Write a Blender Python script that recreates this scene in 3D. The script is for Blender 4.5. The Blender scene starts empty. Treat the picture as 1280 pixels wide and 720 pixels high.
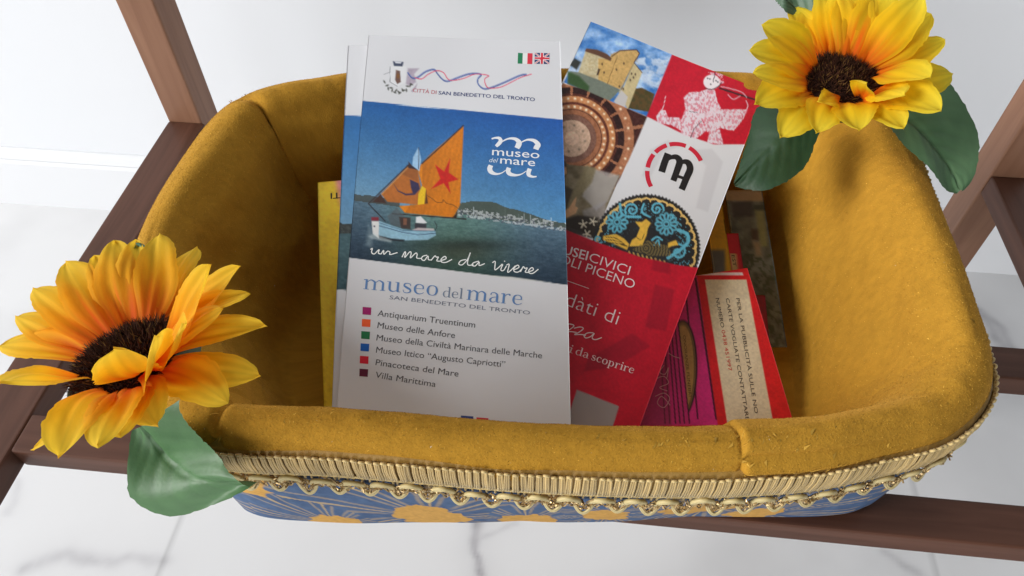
import bpy, math, random
import numpy as np
from mathutils import Vector, Matrix

S = bpy.context.scene
rng = np.random.default_rng(7)
random.seed(7)

# ------------------------------------------------------------------ camera
F = 919.56                                   # focal length in pixels of a 1280 wide frame
PITCH, ROLL, YAW = 0.87145, -0.008006, -0.10917
EYE = np.array([0.0, 0.0, 0.62])
_cy, _sy = math.cos(YAW), math.sin(YAW)
FWD = np.array([_sy * math.cos(PITCH), _cy * math.cos(PITCH), -math.sin(PITCH)])
_r = np.array([_cy, -_sy, 0.0]); _u = np.cross(_r, FWD)
RIGHT = math.cos(ROLL) * _r + math.sin(ROLL) * _u
UP = -math.sin(ROLL) * _r + math.cos(ROLL) * _u
cam = bpy.data.cameras.new("camera")
cam.sensor_width = 36.0
cam.lens = F / 1280 * 36
cam.clip_start = 0.005
cam.clip_end = 60
cam_o = bpy.data.objects.new("camera", cam)
S.collection.objects.link(cam_o)
M4 = Matrix.Identity(4)
for i in range(3):
    M4[i][0], M4[i][1], M4[i][2], M4[i][3] = RIGHT[i], UP[i], -FWD[i], EYE[i]
cam_o.matrix_world = M4
S.camera = cam_o

# ------------------------------------------------------------------ world, lamps, exposure
W = bpy.data.worlds.new("World"); S.world = W; W.use_nodes = True
bg = W.node_tree.nodes["Background"]
bg.inputs[0].default_value = (0.86, 0.93, 1.0, 1)
bg.inputs[1].default_value = 0.08
S.view_settings.view_transform = 'Standard'
S.view_settings.look = 'None'
S.view_settings.exposure = 0.0
S.view_settings.gamma = 1.0


def area(name, loc, aim, size, power, col):
    l = bpy.data.lights.new(name, 'AREA'); l.shape = 'RECTANGLE'
    l.size, l.size_y = size; l.energy = power; l.color = col
    o = bpy.data.objects.new(name, l); S.collection.objects.link(o)
    o.location = loc
    o.rotation_euler = (Vector(aim) - Vector(loc)).to_track_quat('-Z', 'Y').to_euler()
    return o


area("window_light", (-4.2, -1.2, 2.25), (0.0, 0.30, 0.38), (2.0, 1.7), 262, (0.99, 0.985, 0.97))
area("room_fill", (-0.5, -3.6, 0.95), (0.1, 0.5, 0.45), (3.0, 1.3), 70, (0.98, 0.99, 1.0))  # unseen fill lamp, added low in front to brighten wall and front faces

# ------------------------------------------------------------------ maths helpers


def ray(x, y):
    return RIGHT * ((x - 640) / F) - UP * ((y - 360) / F) + FWD


def on_z(px, z):
    d = ray(*px); return EYE + d * ((z - EYE[2]) / d[2])


def on_plane(px, c, n):
    d = ray(*px); return EYE + d * (np.dot(c - EYE, n) / np.dot(d, n))


def to_px(P):
    v = np.asarray(P) - EYE
    cx, cy, cz = v @ RIGHT, v @ UP, v @ FWD
    return 640 + F * cx / cz, 360 - F * cy / cz


def unit(v):
    v = np.asarray(v, float); return v / np.linalg.norm(v)


def lin(c):
    c = np.asarray(c, float) / 255.0
    return np.where(c <= 0.04045, c / 12.92, ((c + 0.055) / 1.055) ** 2.4)


def vnoise(x, y, seed=0):
    """smooth value noise on arrays"""
    xi, yi = np.floor(x).astype(np.int64), np.floor(y).astype(np.int64)
    fx, fy = x - xi, y - yi
    fx, fy = fx * fx * (3 - 2 * fx), fy * fy * (3 - 2 * fy)

    def h(a, b):
        n = (a * 374761393 + b * 668265263 + seed * 144665) & 0x7fffffff
        n = ((n ^ (n >> 13)) * 1274126177) & 0x7fffffff
        return ((n ^ (n >> 16)) & 0xffff) / 65535.0
    return (h(xi, yi) * (1 - fx) + h(xi + 1, yi) * fx) * (1 - fy) + (h(xi, yi + 1) * (1 - fx) + h(xi + 1, yi + 1) * fx) * fy


def fbm(x, y, seed=0, n=4):
    s, a = 0, 0.5
    for i in range(n):
        s = s + a * vnoise(x * 2 ** i, y * 2 ** i, seed + i); a *= 0.5
    return s / (1 - 0.5 ** n)


def sstep(a, b, x):
    t = np.clip((x - a) / (b - a), 0, 1); return t * t * (3 - 2 * t)


def smooth_path(pts, n, closed=False):
    P = np.asarray(pts, float); m = len(P); out = []
    segs = m if closed else m - 1
    for i in range(segs):
        if closed:
            a, b, c, d = P[(i - 1) % m], P[i], P[(i + 1) % m], P[(i + 2) % m]
        else:
            a, b, c, d = P[max(i - 1, 0)], P[i], P[i + 1], P[min(i + 2, m - 1)]
        for t in np.arange(n) / n:
            out.append(.5 * ((2 * b) + (c - a) * t + (2 * a - 5 * b + 4 * c - d) * t * t + (3 * b - a - 3 * c + d) * t ** 3))
    if not closed:
        out.append(P[-1])
    return np.array(out)


# ------------------------------------------------------------------ materials
MATS = {}


def mat(name, col=(.5, .5, .5), rough=.6, attr=None, spec=.5, sheen=0, transl=0, bump=None, coat=0, gain=None):
    """Principled material; attr = colour attribute holding the thing's own (printed or dyed) colour"""
    m = bpy.data.materials.new(name); m.use_nodes = True
    nt = m.node_tree; p = nt.nodes["Principled BSDF"]; out = nt.nodes["Material Output"]
    p.inputs["Base Color"].default_value = (*col, 1)
    p.inputs["Roughness"].default_value = rough
    p.inputs["Specular IOR Level"].default_value = spec
    if sheen:
        p.inputs["Sheen Weight"].default_value = sheen
        p.inputs["Sheen Roughness"].default_value = .4
        p.inputs["Sheen Tint"].default_value = (min(1, col[0] * 2.2), min(1, col[1] * 2.2), min(1, col[2] * 4 + .05), 1)
    if coat:
        p.inputs["Coat Weight"].default_value = coat; p.inputs["Coat Roughness"].default_value = .25
    src = None
    if attr:
        a = nt.nodes.new("ShaderNodeAttribute"); a.attribute_name = attr
        nt.links.new(a.outputs["Color"], p.inputs["Base Color"]); src = a.outputs["Color"]
    if transl:
        t = nt.nodes.new("ShaderNodeBsdfTranslucent")
        t.inputs[0].default_value = (*col, 1)
        if src: nt.links.new(src, t.inputs[0])
        mx = nt.nodes.new("ShaderNodeMixShader"); mx.inputs[0].default_value = transl
        nt.links.new(p.outputs[0], mx.inputs[1]); nt.links.new(t.outputs[0], mx.inputs[2])
        nt.links.new(mx.outputs[0], out.inputs[0])
    if bump:
        sc, st, dist = bump
        n = nt.nodes.new("ShaderNodeTexNoise"); n.inputs["Scale"].default_value = sc; n.inputs["Detail"].default_value = 5
        tc = nt.nodes.new("ShaderNodeTexCoord"); nt.links.new(tc.outputs["Object"], n.inputs["Vector"])
        b = nt.nodes.new("ShaderNodeBump"); b.inputs["Strength"].default_value = st; b.inputs["Distance"].default_value = dist
        nt.links.new(n.outputs["Fac"], b.inputs["Height"]); nt.links.new(b.outputs[0], p.inputs["Normal"])
    MATS[name] = m
    return m


def wood_mat(name, axis, dark, light, rough=.5):
    m = bpy.data.materials.new(name); m.use_nodes = True
    nt = m.node_tree; p = nt.nodes["Principled BSDF"]
    tc = nt.nodes.new("ShaderNodeTexCoord"); mp = nt.nodes.new("ShaderNodeMapping")
    s = [140.0, 140.0, 140.0]; s[axis] = 9.0
    mp.inputs["Scale"].default_value = s
    nt.links.new(tc.outputs["Object"], mp.inputs[0])
    n = nt.nodes.new("ShaderNodeTexNoise"); n.inputs["Scale"].default_value = 1.0; n.inputs["Detail"].default_value = 7
    n.inputs["Distortion"].default_value = .6
    nt.links.new(mp.outputs[0], n.inputs["Vector"])
    r = nt.nodes.new("ShaderNodeValToRGB")
    r.color_ramp.elements[0].position = .3; r.color_ramp.elements[0].color = (*dark, 1)
    r.color_ramp.elements[1].position = .72; r.color_ramp.elements[1].color = (*light, 1)
    nt.links.new(n.outputs["Fac"], r.inputs[0]); nt.links.new(r.outputs[0], p.inputs["Base Color"])
    b = nt.nodes.new("ShaderNodeBump"); b.inputs["Strength"].default_value = .25; b.inputs["Distance"].default_value = .0006
    nt.links.new(n.outputs["Fac"], b.inputs["Height"]); nt.links.new(b.outputs[0], p.inputs["Normal"])
    p.inputs["Roughness"].default_value = rough
    p.inputs["Specular IOR Level"].default_value = .3
    MATS[name] = m
    return m


# ------------------------------------------------------------------ object helpers


def tag(o, label=None, cat=None, group=None, kind=None):
    if label: o["label"] = label
    if cat: o["category"] = cat
    if group: o["group"] = group
    if kind: o["kind"] = kind
    return o


def empty(name, loc=(0, 0, 0)):
    o = bpy.data.objects.new(name, None); o.location = loc; o.empty_display_size = .02
    S.collection.objects.link(o)
    return o


def link(name, me, m=None, parent=None, smooth=False):
    if m is not None:
        me.materials.append(m)
    if smooth:
        me.polygons.foreach_set("use_smooth", np.ones(len(me.polygons), bool))
    o = bpy.data.objects.new(name, me); S.collection.objects.link(o)
    if parent is not None:
        o.parent = parent
        o.matrix_parent_inverse = Matrix.Translation(-Vector(parent.location)) if parent.type == 'EMPTY' else Matrix.Identity(4)
    return o


class MB:
    """collects faces; build() links them as one mesh object"""

    def __init__(s): s.v = []; s.f = []; s.c = []; s.n = 0; s.mi = []

    def add(s, verts, faces, col=None, mi=0):
        verts = np.asarray(verts, float).reshape(-1, 3)
        s.v.append(verts)
        for f in faces: s.f.append(tuple(int(i) + s.n for i in f))
        s.mi += [mi] * len(faces)
        s.c.append(np.tile(np.array([1, 1, 1.]) if col is None else np.asarray(col, float), (len(verts), 1)) if col is None or np.ndim(col) == 1 else np.asarray(col, float))
        s.n += len(verts)

    def mesh(s, name, color=False):
        me = bpy.data.meshes.new(name)
        me.from_pydata(np.vstack(s.v).tolist(), [], s.f)
        if color:
            a = me.attributes.new("col", 'FLOAT_COLOR', 'POINT')
            c = np.vstack(s.c); a.data.foreach_set("color", np.hstack([c, np.ones((len(c), 1))]).astype(np.float32).ravel())
        return me

    def build(s, name, m, parent=None, color=False, smooth=False):
        me = s.mesh(name, color)
        o = link(name, me, None, parent, smooth)
        for k in (m if isinstance(m, (list, tuple)) else [m]): me.materials.append(k)
        if isinstance(m, (list, tuple)): me.polygons.foreach_set("material_index", np.array(s.mi, np.int32))
        return o

    def tube(s, path, rad, n=6, col=None, cap=True):
        P = np.asarray(path, float); rad = np.broadcast_to(rad, (len(P),))
        T = np.gradient(P, axis=0); T /= np.linalg.norm(T, axis=1)[:, None] + 1e-12
        a = np.cross(T[0], [0, 0, 1.]);
        if np.linalg.norm(a) < 1e-3: a = np.cross(T[0], [1., 0, 0])
        a = unit(a); V = []
        for p, t, r in zip(P, T, rad):
            a = unit(a - t * np.dot(a, t)); b = np.cross(t, a)
            for k in range(n):
                q = 2 * math.pi * k / n; V.append(p + r * (math.cos(q) * a + math.sin(q) * b))
        Fs = []
        for i in range(len(P) - 1):
            for k in range(n):
                k2 = (k + 1) % n; Fs.append((i * n + k, i * n + k2, (i + 1) * n + k2, (i + 1) * n + k))
        if cap:
            Fs.append(tuple(range(n))[::-1]); Fs.append(tuple((len(P) - 1) * n + k for k in range(n)))
        s.add(V, Fs, col)


def grid_faces(nu, nv, wrap=False):
    """verts indexed [i*nv+j], i in nu (optionally closed), j in nv"""
    i = np.arange(nu if wrap else nu - 1)[:, None]; j = np.arange(nv - 1)[None, :]
    i2 = (i + 1) % nu
    a = i * nv + j; b = i2 * nv + j
    return np.stack([a, b, b + 1, a + 1], -1).reshape(-1, 4)


def np_mesh(name, V, Fq, col=None):
    me = bpy.data.meshes.new(name)
    V = np.ascontiguousarray(V, np.float32).reshape(-1, 3); Fq = np.ascontiguousarray(Fq, np.int32)
    me.vertices.add(len(V)); me.vertices.foreach_set("co", V.ravel())
    k = Fq.shape[1]
    me.loops.add(Fq.size); me.loops.foreach_set("vertex_index", Fq.ravel())
    me.polygons.add(len(Fq)); me.polygons.foreach_set("loop_start", np.arange(0, Fq.size, k, dtype=np.int32))
    me.update(calc_edges=True)
    if col is not None:
        a = me.attributes.new("col", 'FLOAT_COLOR', 'POINT')
        c = np.asarray(col, np.float32).reshape(-1, 3)
        a.data.foreach_set("color", np.hstack([c, np.ones((len(c), 1), np.float32)]).ravel())
    return me


def box(name, lo, hi, m, parent=None, bevel=.0015):
    """bevelled box given by two corners; the mesh has its own centre as origin"""
    import bmesh
    bm = bmesh.new(); bmesh.ops.create_cube(bm, size=1)
    lo, hi = Vector(lo), Vector(hi); d = hi - lo; c = (lo + hi) / 2
    for v in bm.verts: v.co = Vector((v.co.x * d.x, v.co.y * d.y, v.co.z * d.z))
    if bevel: bmesh.ops.bevel(bm, geom=bm.edges[:], offset=bevel, segments=3, affect='EDGES', profile=.6)
    me = bpy.data.meshes.new(name); bm.to_mesh(me); bm.free()
    o = link(name, me, m, parent)
    o.location = c
    return o


# ================================================================== THE PLACE: floor, wall, rack
mat("marble", attr="col", rough=.28, spec=.45)
# porcelain tiles: fine sheet where the photo looks, coarse beyond; joints and veins are the tile's own pattern
fx = np.concatenate([[-3, -1.6], np.arange(-.80, .80, .0028), [1.6, 3]])
fy = np.concatenate([[-3, -1.2, 0.0], np.arange(.14, .597, .0028), [.66]])
GX, GY = np.meshgrid(fx, fy, indexing='ij')
col = np.tile(lin([238, 238, 239]), (*GX.shape, 1)) * .89
cl = fbm(GX * 5 + 3, GY * 5, 11, 5)
col *= (1 - .16 * sstep(.45, .75, cl))[..., None]
wx = GX + .012 * (fbm(GX * 16, GY * 16, 21) - .5) * 2; wy = GY + .012 * (fbm(GX * 16, GY * 16, 31) - .5) * 2


def seg_d(X, Y, pts):
    d = np.full(X.shape, 9e9)
    for (ax, ay), (bx, by) in zip(pts[:-1], pts[1:]):
        vx, vy = bx - ax, by - ay; L = vx * vx + vy * vy + 1e-12
        t = np.clip(((X - ax) * vx + (Y - ay) * vy) / L, 0, 1)
        d = np.minimum(d, np.hypot(X - ax - t * vx, Y - ay - t * vy))
    return d


def fl(*px): return [tuple(on_z(p, 0)[:2]) for p in px]


veins = [(fl((596, 640), (583, 690), (592, 725)), .004, .55), (fl((640, 655), (600, 668)), .003, .2),
         (fl((30, 715), (80, 696), (150, 708), (190, 712)), .006, .30),
         (fl((1205, 372), (1240, 400), (1265, 440), (1290, 460)), .006, .40), (fl((1228, 385), (1258, 408), (1275, 440)), .004, .35),
         (fl((1100, 690), (1150, 715)), .004, .3), (fl((20, 600), (8, 640)), .004, .18),
         ([(-.62, .18), (-.5, .33), (-.46, .5)], .004, .2), ([(.5, .2), (.56, .35), (.7, .45)], .005, .3)]
for pts, w, s in veins:
    d = seg_d(wx, wy, pts)
    s *= .8; k = s * np.exp(-(d / w) ** 2) * (0.55 + .9 * fbm(GX * 120, GY * 120, 5, 3)) + s * .22 * np.exp(-(d / (w * 4)) ** 2)
    col = col * (1 - np.clip(k, 0, 1)[..., None] * np.array([.80, .82, .78]))
for gx in (-.3175, .3245):
    k = np.exp(-((GX - gx) / .0018) ** 2)[..., None] * .30; col = col * (1 - k)
Vf = np.stack([GX, GY, np.zeros_like(GX)], -1)
link("floor", np_mesh("floor", Vf.reshape(-1, 3), grid_faces(len(fx), len(fy)), col.reshape(-1, 3)), MATS["marble"])
tag(bpy.data.objects["floor"], kind="structure")

mat("wall_paint", (.76, .775, .80), .75, bump=(90, .05, .002))
mat("skirting_wood", (.76, .77, .79), .5, bump=(40, .06, .002))
WY = .6035
wall = box("wall", (-3, WY, -.05), (3, WY + .1, 2.6), MATS["wall_paint"], bevel=0)
tag(wall, kind="structure")
# skirting board with a small rounded lip along its top
prof = [(0, 0), (-.011, 0), (-.011, .066), (-.009, .070), (-.0105, .073), (-.0075, .080), (-.003, .083), (0, .083)]
mb = MB()
for i, x in enumerate((-3, 3)):
    mb.v.append(np.array([(x, WY + a, b) for a, b in prof])); mb.c.append(np.ones((len(prof), 3))); mb.n += len(prof)
k = len(prof); mb.f = [(i, i + 1, k + i + 1, k + i) for i in range(k - 1)]; mb.mi = [0] * len(mb.f)
tag(mb.build("baseboard", MATS["skirting_wood"]), kind="structure")

# slatted rack
wood_mat("wood_along_x", 0, (.075, .028, .015), (.135, .056, .034))
wood_mat("wood_along_y", 1, (.075, .028, .015), (.135, .056, .034))
wood_mat("wood_along_z_lit", 2, (.22, .105, .060), (.31, .160, .096), .45)  # posts made lighter: window light on upright faces is put into the colour
RT, TH = .31, .0145                        # top of the slats, their thickness
rack = empty("wooden_rack", (0, .26, 0))
tag(rack, "dark brown wooden slatted rack standing on the marble floor under the basket", "rack")
box("side_rail", (-.2775, .03, RT - TH), (-.2515, .3845, RT), MATS["wood_along_y"], rack)
box("side_rail", (.2618, .03, RT - TH), (.2875, .3805, RT), MATS["wood_along_y"], rack)
box("slat", (-.2515, .1375, RT - TH - .0003), (.2618, .1575, RT - .0003), MATS["wood_along_x"], rack)
box("slat", (-.2515, .2255, RT - TH - .0003), (.2618, .2455, RT - .0003), MATS["wood_along_x"], rack)
box("post", (-.2775, .3845, 0), (-.2540, .4085, .86), MATS["wood_along_z_lit"], rack)
box("post", (.2612, .3805, 0), (.2852, .4045, .86), MATS["wood_along_z_lit"], rack)
box("post", (-.2775, .006, 0), (-.2540, .0298, RT), MATS["wood_along_z_lit"], rack)
box("post", (.2618, .006, 0), (.2852, .0298, RT), MATS["wood_along_z_lit"], rack)

# ================================================================== BASKET
RZ = .405                                    # top of the padded rim
rim_px = [(205, 520), (262, 552), (400, 568), (520, 578), (640, 588), (760, 594), (880, 596), (960, 593), (1040, 586), (1120, 569), (1180, 549),
          (1222, 516), (1241, 480), (1238, 440), (1222, 390), (1205, 340), (1185, 285), (1166, 235), (1148, 190), (1115, 150), (1060, 115),
          (1000, 99), (940, 92), (820, 87), (700, 86), (560, 87), (450, 90), (390, 96), (335, 111), (298, 123), (262, 152), (225, 200),
          (195, 250), (172, 300), (158, 350), (155, 400), (165, 450), (182, 490)]
lift = lambda x, y: 8.5 * sstep(260, 420, x) * sstep(1230, 1120, x) if y > 300 else 0     # the front is traced at the braid, just below the rim
ctrl = np.array([on_z((x, y - lift(x, y)), RZ - (.012 if y < 120 and x > 420 else .008))[:2] for x, y in rim_px])
raw = smooth_path(ctrl, 40, closed=True)
# resample by arc length
seg = np.linalg.norm(np.roll(raw, -1, 0) - raw, axis=1); cum = np.concatenate([[0], np.cumsum(seg)]); PER = cum[-1]
NU = 1800
uu = np.arange(NU) / NU * PER
rr = np.vstack([raw, raw[:1]])
rim = np.stack([np.interp(uu, cum, rr[:, 0]), np.interp(uu, cum, rr[:, 1])], 1)
for _ in range(36): rim = .5 * rim + .25 * (np.roll(rim, 1, 0) + np.roll(rim, -1, 0))
tan = np.roll(rim, -1, 0) - np.roll(rim, 1, 0); tan /= np.linalg.norm(tan, axis=1)[:, None]
nrm = np.stack([-tan[:, 1], tan[:, 0]], 1)   # inward for a counter-clockwise path
for _ in range(150):
    nrm = .5 * nrm + .25 * (np.roll(nrm, 1, 0) + np.roll(nrm, -1, 0)); nrm /= np.linalg.norm(nrm, axis=1)[:, None]
CEN = rim.mean(0); CEN = np.array([(rim[:, 0].min() + rim[:, 0].max()) / 2, (rim[:, 1].min() + rim[:, 1].max()) / 2])


def u_at(px, z=RZ - .008):
    q = on_z(px, z)[:2]; return uu[np.argmin(np.hypot(*(rim - q).T))]


def du(u, u0):
    d = (u - u0 + PER / 2) % PER - PER / 2; return d


def ring(s, z, sc=1.0):
    """a ring of the basket: rim moved inward by s, scaled about the centre by sc, at height z"""
    scx, scy = (sc, sc) if np.isscalar(sc) else sc
    q = rim + nrm * (np.asarray(s)[:, None] if np.ndim(s) else s)
    return np.stack([CEN[0] + (q[:, 0] - CEN[0]) * scx, CEN[1] + (q[:, 1] - CEN[1]) * scy, np.broadcast_to(z, (NU,))], 1)


basket = empty("basket", (CEN[0], CEN[1], RT))
tag(basket, "fabric covered basket with thick mustard felt rim and gold braid, full of leaflets", "basket")
mat("felt", attr="col", col=(.36, .20, .014), rough=.95, spec=.1, sheen=.5, bump=(1400, .35, .0008))
u_seam = u_at((930, 590)); u_seam2 = u_at((268, 552)); u_cr = u_at((300, 123)); u_cr2 = u_at((1115, 150)); u_cr3 = u_at((1225, 515))
# section of the lining: (inset s, depth below rim top, scale)
sec = [(.0010, .0185, 1), (-.0006, .0160, 1), (-.0008, .0130, 1), (-.0003, .0095, 1), (.0008, .0065, 1), (.0025, .0038, 1), (.0050, .0017, 1), (.0080, .0004, 1), (.0110, 0, 1),
       (.0138, .0009, 1), (.0164, .0032, 1), (.0186, .0062, 1), (.0205, .0095, .998), (.0215, .0145, .994), (.0222, .0205, .986), (.0228, .0275, .976),
       (.0233, .0350, .964), (.0238, .0430, .952), (.0242, .0510, .940), (.0246, .0590, .929), (.0250, .0670, .919), (.0256, .0740, .909), (.0266, .0800, .899),
       (.0280, .0840, .885), (.0300, .0862, .86), (.0300, .0870, .75), (.0300, .0872, .55), (.0300, .0872, .3), (.0300, .0872, .08)]
# refine section
secA = smooth_path(np.array(sec), 3)
rings = []; SECN = len(secA)
dip = sstep(.17, .12, np.abs(du(uu, u_at((730, 86)))))
front = sstep(.17, .10, np.abs(du(uu, u_at((700, 585)))))
for j, (s, d, sc) in enumerate(secA):
    deep = sstep(.004, .03, d)
    puff = sstep(.019, .012, d) * 1.0
    # soft dents of the stuffed cloth
    dent = .0026 * (fbm(uu * 28, np.full(NU, d * 45), 3, 3) - .5) + .0012 * (fbm(uu * 90, np.full(NU, d * 90), 8, 2) - .5)
    g = lambda u0, w: np.exp(-(du(uu, u0) / w) ** 2)
    step = -.0022 * sstep(-.0007, .0007, du(uu, u_seam)) * sstep(.085, .0, du(uu, u_seam)) * (1 - sstep(.022, .03, d))
    step = step * (.25 if d > .009 and j < SECN * .25 else 1)
    groove = .0013 * np.exp(-(du(uu, u_seam) / .0009) ** 2) + .0022 * g(u_seam2, .0020) + .0030 * g(u_cr, .006) + .0022 * g(u_cr2, .004)
    groove = groove * (1 - .7 * deep)
    wrink = .0028 * deep * np.sin(uu * 62 + 7 * fbm(uu * 9, np.full(NU, d * 20), 6)) * sstep(.08, .03, d) * (.35 + fbm(uu * 10, np.full(NU, d * 10), 13))
    dent = dent * (.35 if j < SECN * .25 else 1)
    outward = 1 if j < SECN * .16 else -1
    top = 1 - sstep(.002, .007, d)
    fat = 1 - np.maximum(front, sstep(.30, .22, np.abs(du(uu, u_at((700, 585))))))
    inset = s * (1 - .20 * front * (1 if s < .03 else 0)) + max(s, 0) * .50 * fat + (dent * 1.0 + (step + groove) * np.where(outward > 0, 1, -1)) * (1 - top) + wrink
    z = RZ - d - (dent + step + groove) * top - .35 * groove * (1 - top)
    z = z - .40 * d * fat * (1 - sstep(.016, .06, d)) * sstep(.0, .004, s) - (.0045 * dip + .0007 * front) * (1 - deep)
    r_ = ring(inset, z, sc); rings.append(r_)
L = np.stack(rings, 1)                        # NU x SECN x 3
Lv = L.reshape(-1, 3)
UG, DG = np.meshgrid(uu, np.linspace(0, 1, SECN), indexing='ij')
AL = np.concatenate([[0], np.cumsum(np.hypot(np.diff(secA[:, 0]), np.diff(secA[:, 1])))])[None, :] + 0 * UG
mott = (.22 * fbm(UG * 90, AL * 90, 41, 4) + .78 * fbm(UG * 520, AL * 520, 43, 3))[..., None]
fcol = lin([183, 135, 46]) * (.79 + .42 * mott)
lint = (rng.random(UG.shape) > .9993)[..., None]
lining_me = np_mesh("felt_lining", Lv, grid_faces(NU, SECN, True)[:, ::-1], fcol)
lining = link("felt_lining", lining_me, MATS["felt"], basket, smooth=True)

# felt nap: thousands of very short fibres over the padded rim, one mesh that belongs to the lining
mat("felt_fibre", attr="col", col=(.4, .24, .02), rough=.9, spec=.1)
nf = 170000
iu = rng.random(nf) * NU; js = rng.random(nf) ** 1.25 * (SECN * .74)
i0 = iu.astype(int) % NU; i1 = (i0 + 1) % NU; j0 = np.minimum(js.astype(int), SECN - 2)
fu, fj = (iu % 1)[:, None], (js - js.astype(int))[:, None]
Pb = (L[i0, j0] * (1 - fu) + L[i1, j0] * fu) * (1 - fj) + (L[i0, j0 + 1] * (1 - fu) + L[i1, j0 + 1] * fu) * fj
e1 = L[i1, j0] - L[i0, j0]; e2 = L[i0, j0 + 1] - L[i0, j0]
Nn = np.cross(e2, e1); Nn /= np.linalg.norm(Nn, axis=1)[:, None] + 1e-12
e1 /= np.linalg.norm(e1, axis=1)[:, None] + 1e-12; e2 /= np.linalg.norm(e2, axis=1)[:, None] + 1e-12
a1, a2 = rng.normal(size=(nf, 1)), rng.normal(size=(nf, 1))
fd = Nn * (.35 + .4 * rng.random((nf, 1))) + e1 * a1 * .6 + e2 * a2 * .6; fd /= np.linalg.norm(fd, axis=1)[:, None]
ln = (.0008 + .0020 * rng.random((nf, 1)) ** 2); wd = .00004
sd = np.cross(fd, rng.normal(size=(nf, 3))); sd /= np.linalg.norm(sd, axis=1)[:, None]
Vt = np.stack([Pb - Nn * .0002 - sd * wd, Pb - Nn * .0002 + sd * wd, Pb + fd * ln * .6 + sd * wd * .8, Pb + fd * ln + e1 * a2 * ln * .3], 1)
fc = lin([204, 160, 68]) * (.55 + .95 * rng.random((nf, 1)))
white = rng.random(nf) > .9985; fc[white] = lin([225, 215, 190])
o = link("felt_nap", np_mesh("felt_nap", Vt.reshape(-1, 3), np.arange(nf * 4).reshape(nf, 4), np.repeat(fc, 4, 0)), MATS["felt_fibre"], lining)

# outer fabric: blue cloth printed with ochre sunflowers
mat("printed_cloth", attr="col", rough=.85, spec=.2, bump=(1500, .3, .0004))
NVW = 140; dv = np.linspace(0, 1, NVW)
# outline of the basket's foot, from the photograph, and the point of it below each point of the rim
foot = smooth_path(np.array([(-.1365, .1240), (-.128, .1185), (-.112, .1165), (-.0801, .1188), (-.0146, .1255), (.0267, .1304), (.0751, .1371), (.118, .1415), (.136, .1470), (.1445, .158), (.151, .20), (.151, .26), (.142, .297), (.10, .316),
                             (0, .310), (-.10, .297), (-.145, .275), (-.160, .215), (-.153, .155), (-.146, .134)]), 30, closed=True)
fa = np.arctan2(foot[:, 1] - CEN[1], foot[:, 0] - CEN[0]); o_ = np.argsort(fa); fr_ = np.hypot(foot[:, 0] - CEN[0], foot[:, 1] - CEN[1])
ra = np.arctan2(rim[:, 1] - CEN[1], rim[:, 0] - CEN[0]); rf_ = np.interp(ra, fa[o_], fr_[o_], period=2 * math.pi)
FOOT = np.stack([CEN[0] + np.cos(ra) * rf_, CEN[1] + np.sin(ra) * rf_], 1)
osec = smooth_path(np.array([(.0015, .0170, 0.0), (-.0004, .0240, .0), (-.0006, .031, .04), (0, .050, .36), (0, .070, .68), (0, .0885, .965), (.0006, .0932, 1.0), (.0030, .0950, 1.02)]), 10)
osec = np.stack([np.interp(dv, np.linspace(0, 1, len(osec)), osec[:, k]) for k in range(3)], 1)
O = []
for s_, d, f in osec:
    q = rim * (1 - f) + FOOT * f + nrm * s_ + nrm * (.0016 * (fbm(uu * 40, np.full(NU, d * 30), 17, 2) - .5))[:, None] * (f > .1)
    O.append(np.concatenate([q, np.full((NU, 1), RZ - d) + (0 if d < .09 else .0006 * (fbm(uu * 60, uu * 0, 3)[:, None] ))], 1))
O = np.stack(O, 1)
# refine along u for the print
RU = 1; O2 = O
U2, D2 = np.meshgrid(np.arange(NU * RU) / (NU * RU) * PER, osec[:, 1], indexing='ij')
ochre, blue, blue2, line = lin([204, 156, 82]), lin([68, 90, 126]), lin([88, 110, 142]), lin([190, 164, 124])
cc = np.tile(ochre, (*U2.shape, 1)); best = np.full(U2.shape, 9.0)
uf = lambda px: u_at(px, RZ - .008)
centers = [(uf((495, 575)), .080, .030), (uf((330, 562)), .092, .020), (uf((655, 590)), .090, .026), (uf((960, 593)), .066, .030), (uf((800, 595)), .076, .022), (uf((1075, 580)), .084, .020)]
q = uf((1180, 549)) + .06
while q < PER + uf((330, 562)) - .05:
    centers.append((q % PER, .05 + .035 * rng.random(), .022 + .010 * rng.random())); q += .050
wob = fbm(U2 * 26, D2 * 36, 51) - .5; wob2 = fbm(U2 * 80, D2 * 80, 57) - .5
for n_, (cu, cd, R) in enumerate(centers):
    X = du(U2, cu); Y = D2 - cd
    r = np.hypot(X, Y * 1.15) / (R * 1.5); a = np.arctan2(Y, X)
    npt = 9 + n_ % 3; ph = (a * npt / (2 * math.pi) + n_ * .37 + .35 * wob * r) % 1.0
    lobes = np.abs(ph - .5) * 2                 # 0 on a petal's axis, 1 in the gap between two petals
    edge = 1.62 - .22 * lobes ** 4 + .35 * wob
    heart = .33 + .07 * (1 - lobes) + .30 * wob2
    pc = blue + (blue2 - blue) * np.clip(fbm(U2 * 260, D2 * 260, 3, 3), 0, 1)[..., None]
    thin = sstep(.10, .04, np.abs(lobes - .52) * r) * sstep(.3, .55, r)
    gapm = sstep(.03, -.03, (1 - lobes) * (.35 + r * .55) - .045 - .11 * np.clip(r - .75, 0, 1) ** 1.5)
    pc = pc + (line - pc) * np.clip(.5 * thin + .95 * gapm, 0, 1)[..., None]
    pc = np.where((r < heart)[..., None], ochre, pc)
    take = (r < edge) & (r < best)
    cc = np.where(take[..., None], pc, cc)
    best = np.where(r < edge, np.minimum(best, r), best)
cc *= (.85 + .3 * fbm(U2 * 700, D2 * 700, 77, 2))[..., None]
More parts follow.
